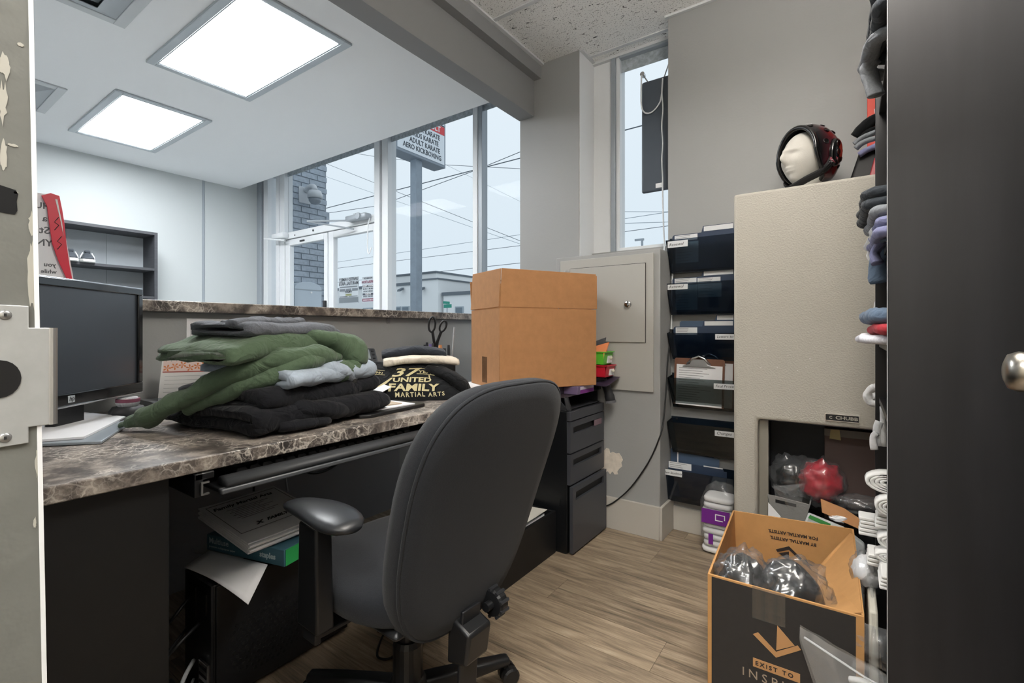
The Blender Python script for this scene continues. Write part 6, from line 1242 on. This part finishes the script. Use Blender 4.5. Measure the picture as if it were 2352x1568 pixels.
# rolled and folded white belts
BELT = mat('white_belt_cotton', 'dddddb', .9, bump=.5, bscale=150)
def belt_roll(label, cx, y0, y1, cz, rx, rz, turns=4):
    t = thing('rolled_belt', label, 'belt', (cx, (y0+y1)/2, cz-rz), group='white belts on the shelf')
    pts = []
    nn = turns*16
    for i in range(nn+1):
        a = 2*PI*i/16; f = .22+.78*i/nn; pts.append((cx+rx*f*math.cos(a), cz+rz*f*math.sin(a)))
    th = rx/turns*.32; ring0 = []; 
    for j, yy in enumerate((y0, y0+.003, y1)):
        ring0.append((yy, pts))
    v = []; f_ = []
    for i, (x, z) in enumerate(pts):
        dx, dz = x-cx, z-cz; l = math.hypot(dx, dz) or 1
        for (s, yy) in ((-1, y0), (1, y0), (1, y1), (-1, y1)): v.append((x+dx/l*th*s, yy, z+dz/l*th*s))
    for i in range(len(pts)-1):
        a = i*4; b = a+4
        for q in range(4): f_.append((a+q, a+(q+1) % 4, b+(q+1) % 4, b+q))
    f_.append((0, 3, 2, 1)); e = (len(pts)-1)*4; f_.append((e, e+1, e+2, e+3))
    obj('webbing', MB().add(v, f_), BELT, t, smooth=True)
belt_roll('large rolled white belt, topmost roll', .092, 1.70, 1.75, .672, .058, .028); belt_roll('rolled white belt beneath the topmost roll', .100, 1.66, 1.71, .617, .045, .027, 4); belt_roll('small rolled white belt in the lower heap', .095, 1.66, 1.71, .523, .034, .02, 3); belt_roll('flattened white belt roll above the plastic bag', .092, 1.64, 1.69, .487, .038, .014, 3)
G3 = 'white belts on the shelf'
def folded_belt(label, x0, x1, y0, y1, z0, z1, n):
    t = thing('folded_belt', label, 'belt', ((x0+x1)/2, (y0+y1)/2, z0), group=G3)
    for i in range(n):
        za = z0+(z1-z0)*i/n; zb = z0+(z1-z0)*(i+1)/n-.001
        obj('layer', MB().tube([(x0+.004*((i*7) % 3), y0+.02, (za+zb)/2), (x0+.004*((i*5) % 3), (y0+y1)/2, (za+zb)/2), (x1, y1, (za+zb)/2)], (zb-za)*.62, 8, flat=.8), BELT, t, smooth=True)
def stripbelt(label, x0, x1, y0, y1, z0, z1, n):
    t = thing('folded_belt', label, 'belt', ((x0+x1)/2, (y0+y1)/2, z0), group=G3); d = (z1-z0)/n
    for i in range(n):
        j = .004*((i*13) % 4)/3; obj('layer', B(x0+j, y0, z0+d*i, x1, y1, z0+d*(i+1)-.0012), BELT, t, bev=.003)
stripbelt('folded white belt with ribbed layers, left of the small rolls', .022, .14, 1.80, 1.86, .478, .535, 5); stripbelt('folded white belts at the bottom of the heap', .062, .2, 1.55, 1.66, .435, .472, 4); stripbelt('pale folded belts between the rolls', .058, .2, 1.69, 1.76, .545, .588, 4); stripbelt('lower folded white belt left of the bottom belts', .040, .14, 1.70, 1.78, .43, .465, 3)
t = bundle('white cloth tufts standing above the topmost belt roll', 'cloth', G3, (.08, 1.95, .70), F_WHT, [([(.075, 1.98, .72), (.072, 1.98, .77), (.080, 1.98, .80)], .012, .6), ([(.066, 1.96, .71), (.062, 1.96, .75), (.072, 1.96, .765)], .010, .6), ([(.09, 1.98, .72), (.088, 1.98, .85)], .008, .5)])
# white film-wrapped lumps and roll below the belts
t = thing('wrapped_bundle', 'plastic-wrapped white bundle below the folded belts', 'bundle', (.03, 1.75, .30), group='wrapped white bundles'); obj('cloth', crumple(.045, 1.80, .375, .04, .05, .045, .2, 2.5, 41, 24, 14), F_WHT, t, smooth=True); obj('film', crumple(.045, 1.80, .375, .047, .058, .055, .3, 2.8, 43, 24, 14), BAG, t, smooth=True)
t = thing('wrapped_bundle', 'tall film-wrapped white board between box and shelf', 'bundle', (.05, 1.70, 0), group='wrapped white bundles'); obj('board', MB().hexa([(.042, 1.60, .002), (.064, 1.60, .002), (.064, 1.90, .002), (.042, 1.90, .002)], [(.042, 1.62, .34), (.062, 1.62, .34), (.062, 1.92, .34), (.042, 1.92, .34)]), mat('ivory_wrap', 'cfccc0', .5), t, bev=.006); obj('film', crumple(.053, 1.75, .18, .016, .18, .17, .15, 2.5, 47, 20, 14), BAG, t, smooth=True)
ZBAG = film('zip_bag_film', .09, .10)
t = thing('zip_bag', 'clear zip bag with folded white belts at the bottom right', 'bag', (.03, 1.5, .12))
def zb(u, v):
    x = -.108+.24*u; z = .318-.075*u-.30*v; b_ = math.sin(PI*min(1, v*1.15))*math.sin(PI*min(1, max(0, u*.9+.1)))
    x += .10*max(0, v-.12)*(1-u)
    return x, z, b_
obj('film_front', MB().grid(lambda u, v: (zb(u, v)[0], 1.470-.035*zb(u, v)[2]+.006*N((u*5, v*5, 1), 1.4), zb(u, v)[1]), 20, 20), ZBAG, t, smooth=True)
obj('film_back', MB().grid(lambda u, v: (zb(u, v)[0], 1.480+.025*zb(u, v)[2]+.006*N((u*5, v*5, 3), 1.4), zb(u, v)[1]), 20, 20), ZBAG, t, smooth=True)
obj('zip_seam', MB().tube([(-.098, 1.466, .296), (.03, 1.448, .255), (.13, 1.46, .222)], .0028, 6), film('seam_film', .3, .06), t)
for k in range(4): obj('belt_layer', MB().tube(smoothpath([(.0+.006*k, 1.475, .222-.016*k), (.03, 1.468, .232-.016*k), (.06, 1.470, .222-.016*k), (.13, 1.475, .215-.016*k)], 4), .010, 8, flat=.7), BELT, t, smooth=True)
t = thing('plastic_bag', 'small clear bag sticking out of the shelf above the zip bag', 'bag', (.06, 1.6, .25)); obj('film', MB().grid(lambda u, v: (.005+.16*u, 1.56-.02*math.sin(PI*v)+.008*N((u*4, v*4, 5), 1.3), .335-.012*u-.13*v*(1-.3*(1-u))), 14, 12), ZBAG, t, smooth=True)
# ================================================================ printed carton with gear (front right)
BK, XL, XR, YF, YB, ZR = .006, -.356, .031, 1.543, 2.14, .356
mb_ = thing('printed_carton', 'open cardboard carton with black printed front, by the shelf', 'box', ((XL+XR)/2, 1.83, 0))
KR2 = mat('tan_cardboard', 'b98a56', .85, noise_amt=.06, nscale=22, bump=.12, bscale=160)
obj('front_wall', B(XL, YF, 0, XR, YF+BK, ZR), KR2, mb_, bev=.0015)
obj('black_print', B(XL+.012, YF-.001, 0, XR-.018, YF, ZR-.006), mat('carton_black', '2a2725', .75, noise_amt=.08, nscale=60), mb_)
obj('left_wall', MB().hexa([(XL, YF+BK, 0), (XL+BK, YF+BK, 0), (-.375, YB, 0), (-.381, YB, 0)], [(XL, YF+BK, ZR), (XL+BK, YF+BK, ZR), (-.389, YB, ZR), (-.395, YB, ZR)]), KR2, mb_)
obj('right_wall', MB().hexa([(XR-BK, YF+BK, 0), (XR, YF+BK, 0), (.02, YB, 0), (.014, YB, 0)], [(XR-BK, YF+BK, ZR), (XR, YF+BK, ZR), (.012, YB, ZR+.018), (.006, YB, ZR+.018)]), KR2, mb_)
obj('back_wall', MB().hexa([(-.381, YB, 0), (.02, YB, 0), (.02, YB+BK, 0), (-.381, YB+BK, 0)], [(-.395, YB, ZR), (.012, YB, ZR+.020), (.012, YB+BK, ZR+.020), (-.395, YB+BK, ZR)]), KR2, mb_, bev=.0015)
obj('bottom', B(XL, YF, 0, .02, YB, .006), KR2, mb_)
obj('side_flap', MB().add([(.010, 2.10, .372), (.028, 1.56, .356), (-.075, 1.60, .295), (-.085, 1.83, .25), (-.090, 1.99, .255)], [(0, 4, 3, 2, 1)]), KR2, mb_, solid=.005); obj('flap_roll', MB().tube([(.006, 2.11, .365), (-.045, 2.05, .31), (-.088, 1.99, .258)], .008, 8), KR2, mb_, smooth=True)
INKB = mat('carton_ink', '2b2320', .8)
BT = lambda x, z: frame((x, YB-.0012, z), (-1, 0, -.045), (.0, 0, -1))       # upside-down print on the inside of the back wall
text('FOR MARTIAL ARTISTS.', .0165, BT(-.098, .319), INKB, mb_, bold=.03, sx=.98); text('BY MARTIAL ARTISTS.', .0165, BT(-.103, .294), INKB, mb_, bold=.03, sx=.98)
FB = frame((0, YB-.0016, 0), (1,0,0), (0,0,1))
obj('arrow_print', MB().prism([(-.193, .262), (-.150, .225), (-.156, .217), (-.193, .248), (-.232, .229), (-.238, .238)], .0008, FB), INKB, mb_); obj('arrow_print', MB().prism([(-.193, .241), (-.193, .205), (-.228, .226)], .0008, FB), INKB, mb_)
FF = frame((0, YF-.0014, 0), (1,0,0), (0,0,1)); TAN = mat('carton_tan_print', 'b4875a', .8)
obj('triangle_logo', MB().prism([(-.168, .264), (-.1705, .193), (-.1255, .223)], .0008, FF), TAN, mb_); obj('chevron_logo', MB().prism([(-.230, .217), (-.217, .227), (-.171, .1885), (-.118, .2265), (-.110, .217), (-.171, .172)], .0008, FF), TAN, mb_)
obj('banner', B(-.230, YF-.002, .124, -.1125, YF-.001, .149), TAN, mb_); text('EXIST TO', .0165, frame((-.224, YF-.0024, .131), (1,0,0), (0,0,1)), INKB, mb_, bold=.03, spacing=1.45); text('INSPIRE', .034, frame((-.260, YF-.0014, .088), (1,0,0), (0,0,1)), mat('carton_pale_print', '9b8b7a', .8), mb_, spacing=1.5)
obj('clear_tape', B(-.232, YF-.003, .265, -.148, YF-.001, .357), thin_glass('clear_tape', tint=(.9, .9, .9), gloss=.08, alpha=.05, col='c9c5bd'), mb_)
t = thing('sparring_gear', 'black foam glove in clear bag, left inside the printed carton', 'glove', (-.29, 1.62, .2), group='bagged gear in the carton'); obj('glove', crumple(-.275, 1.64, .315, .062, .075, .075, .18, 1.8, 51), HB, t, smooth=True); obj('film', crumple(-.27, 1.64, .32, .085, .09, .092, .35, 2.2, 53), BAG, t, smooth=True)
t = thing('sparring_gear', 'curved black foam helmet in clear bag inside the carton', 'helmet', (-.13, 1.66, .2), group='bagged gear in the carton'); obj('crest', MB().tube(smoothpath([(-.205, 1.64, .325), (-.185, 1.66, .365), (-.145, 1.67, .375), (-.105, 1.67, .345), (-.085, 1.66, .29), (-.08, 1.66, .22)], 5), .027, 14, wob=.006, wf=25), HB, t, smooth=True); obj('body', crumple(-.15, 1.70, .27, .07, .07, .075, .15, 1.8, 57), HB, t, smooth=True); obj('film', crumple(-.140, 1.67, .305, .098, .085, .105, .32, 2.3, 59), BAG, t, smooth=True)
t = thing('sparring_gear', 'red and grey wrapped gear deep inside the carton', 'gear', (-.08, 1.85, .1), group='bagged gear in the carton'); obj('gear', crumple(-.06, 1.72, .22, .05, .08, .05, .2, 2, 61), MATS['red_foam'], t, smooth=True); obj('dark_gear', crumple(-.16, 1.92, .12, .14, .14, .09, .2, 2, 63), mat('brown_gear', '3a2f2b', .5), t, smooth=True)
# ================================================================ leaflet sign and red pennant on the ledge
t = thing('leaflet_sign', 'white leaflet sign with mirrored lettering standing on the ledge', 'sign', (-2.42, .40, 1.222))
LM = frame((-2.42, 0, 0), (0,1,0), (0,0,1))
obj('panel', MB().prism([(.20, 1.224), (.538, 1.224), (.485, 1.60), (.20, 1.60)], .004, LM), mat('leaflet_white', 'e4e6ea', .5), t); obj('foot', B(-2.46, .22, 1.222, -2.38, .50, 1.226), MATS['leaflet_white'], t)
MIR = lambda y, z: frame((-2.4155, y, z), (0,1,0), (0,0,1))
for s, y, z, sz in (('HU', .465, 1.545, .032), ('a', .455, 1.50, .032), ('St', .462, 1.455, .036), ('YN', .470, 1.41, .034), ('you', .478, 1.335, .022), ('while s', .480, 1.31, .020)): text(s, sz, MIR(y, z), INKG, t, mirror=True, bold=.02)
t = thing('red_pennant', 'red curved pennant with handwriting on the white leaflet sign', 'pennant', (-2.41, .46, 1.23))
obj('blade', MB().prism([(.437, 1.590), (.462, 1.605), (.486, 1.600), (.494, 1.55), (.500, 1.50), (.506, 1.42), (.515, 1.34), (.529, 1.245), (.520, 1.255), (.500, 1.31), (.482, 1.36), (.466, 1.42), (.457, 1.50), (.452, 1.555)], .004, frame((-2.409, 0, 0), (0,1,0), (0,0,1))), mat('pennant_red', 'd0203c', .4), t, bev=.001)
obj('white_streak', MB().prism([(.474, 1.585), (.480, 1.585), (.493, 1.50), (.497, 1.45), (.490, 1.50)], .001, frame((-2.4048, 0, 0), (0,1,0), (0,0,1))), PAPER, t)
for i, (y, z) in enumerate(((.478, 1.47), (.486, 1.40))): obj('handwriting', MB().tube([(-2.4045, y+.006*((k*7) % 3-1), z+.010*k) for k in range(6)], .0012, 5), INK, t)
for o in bpy.data.objects:
    if '_off' in o: del o['_off']
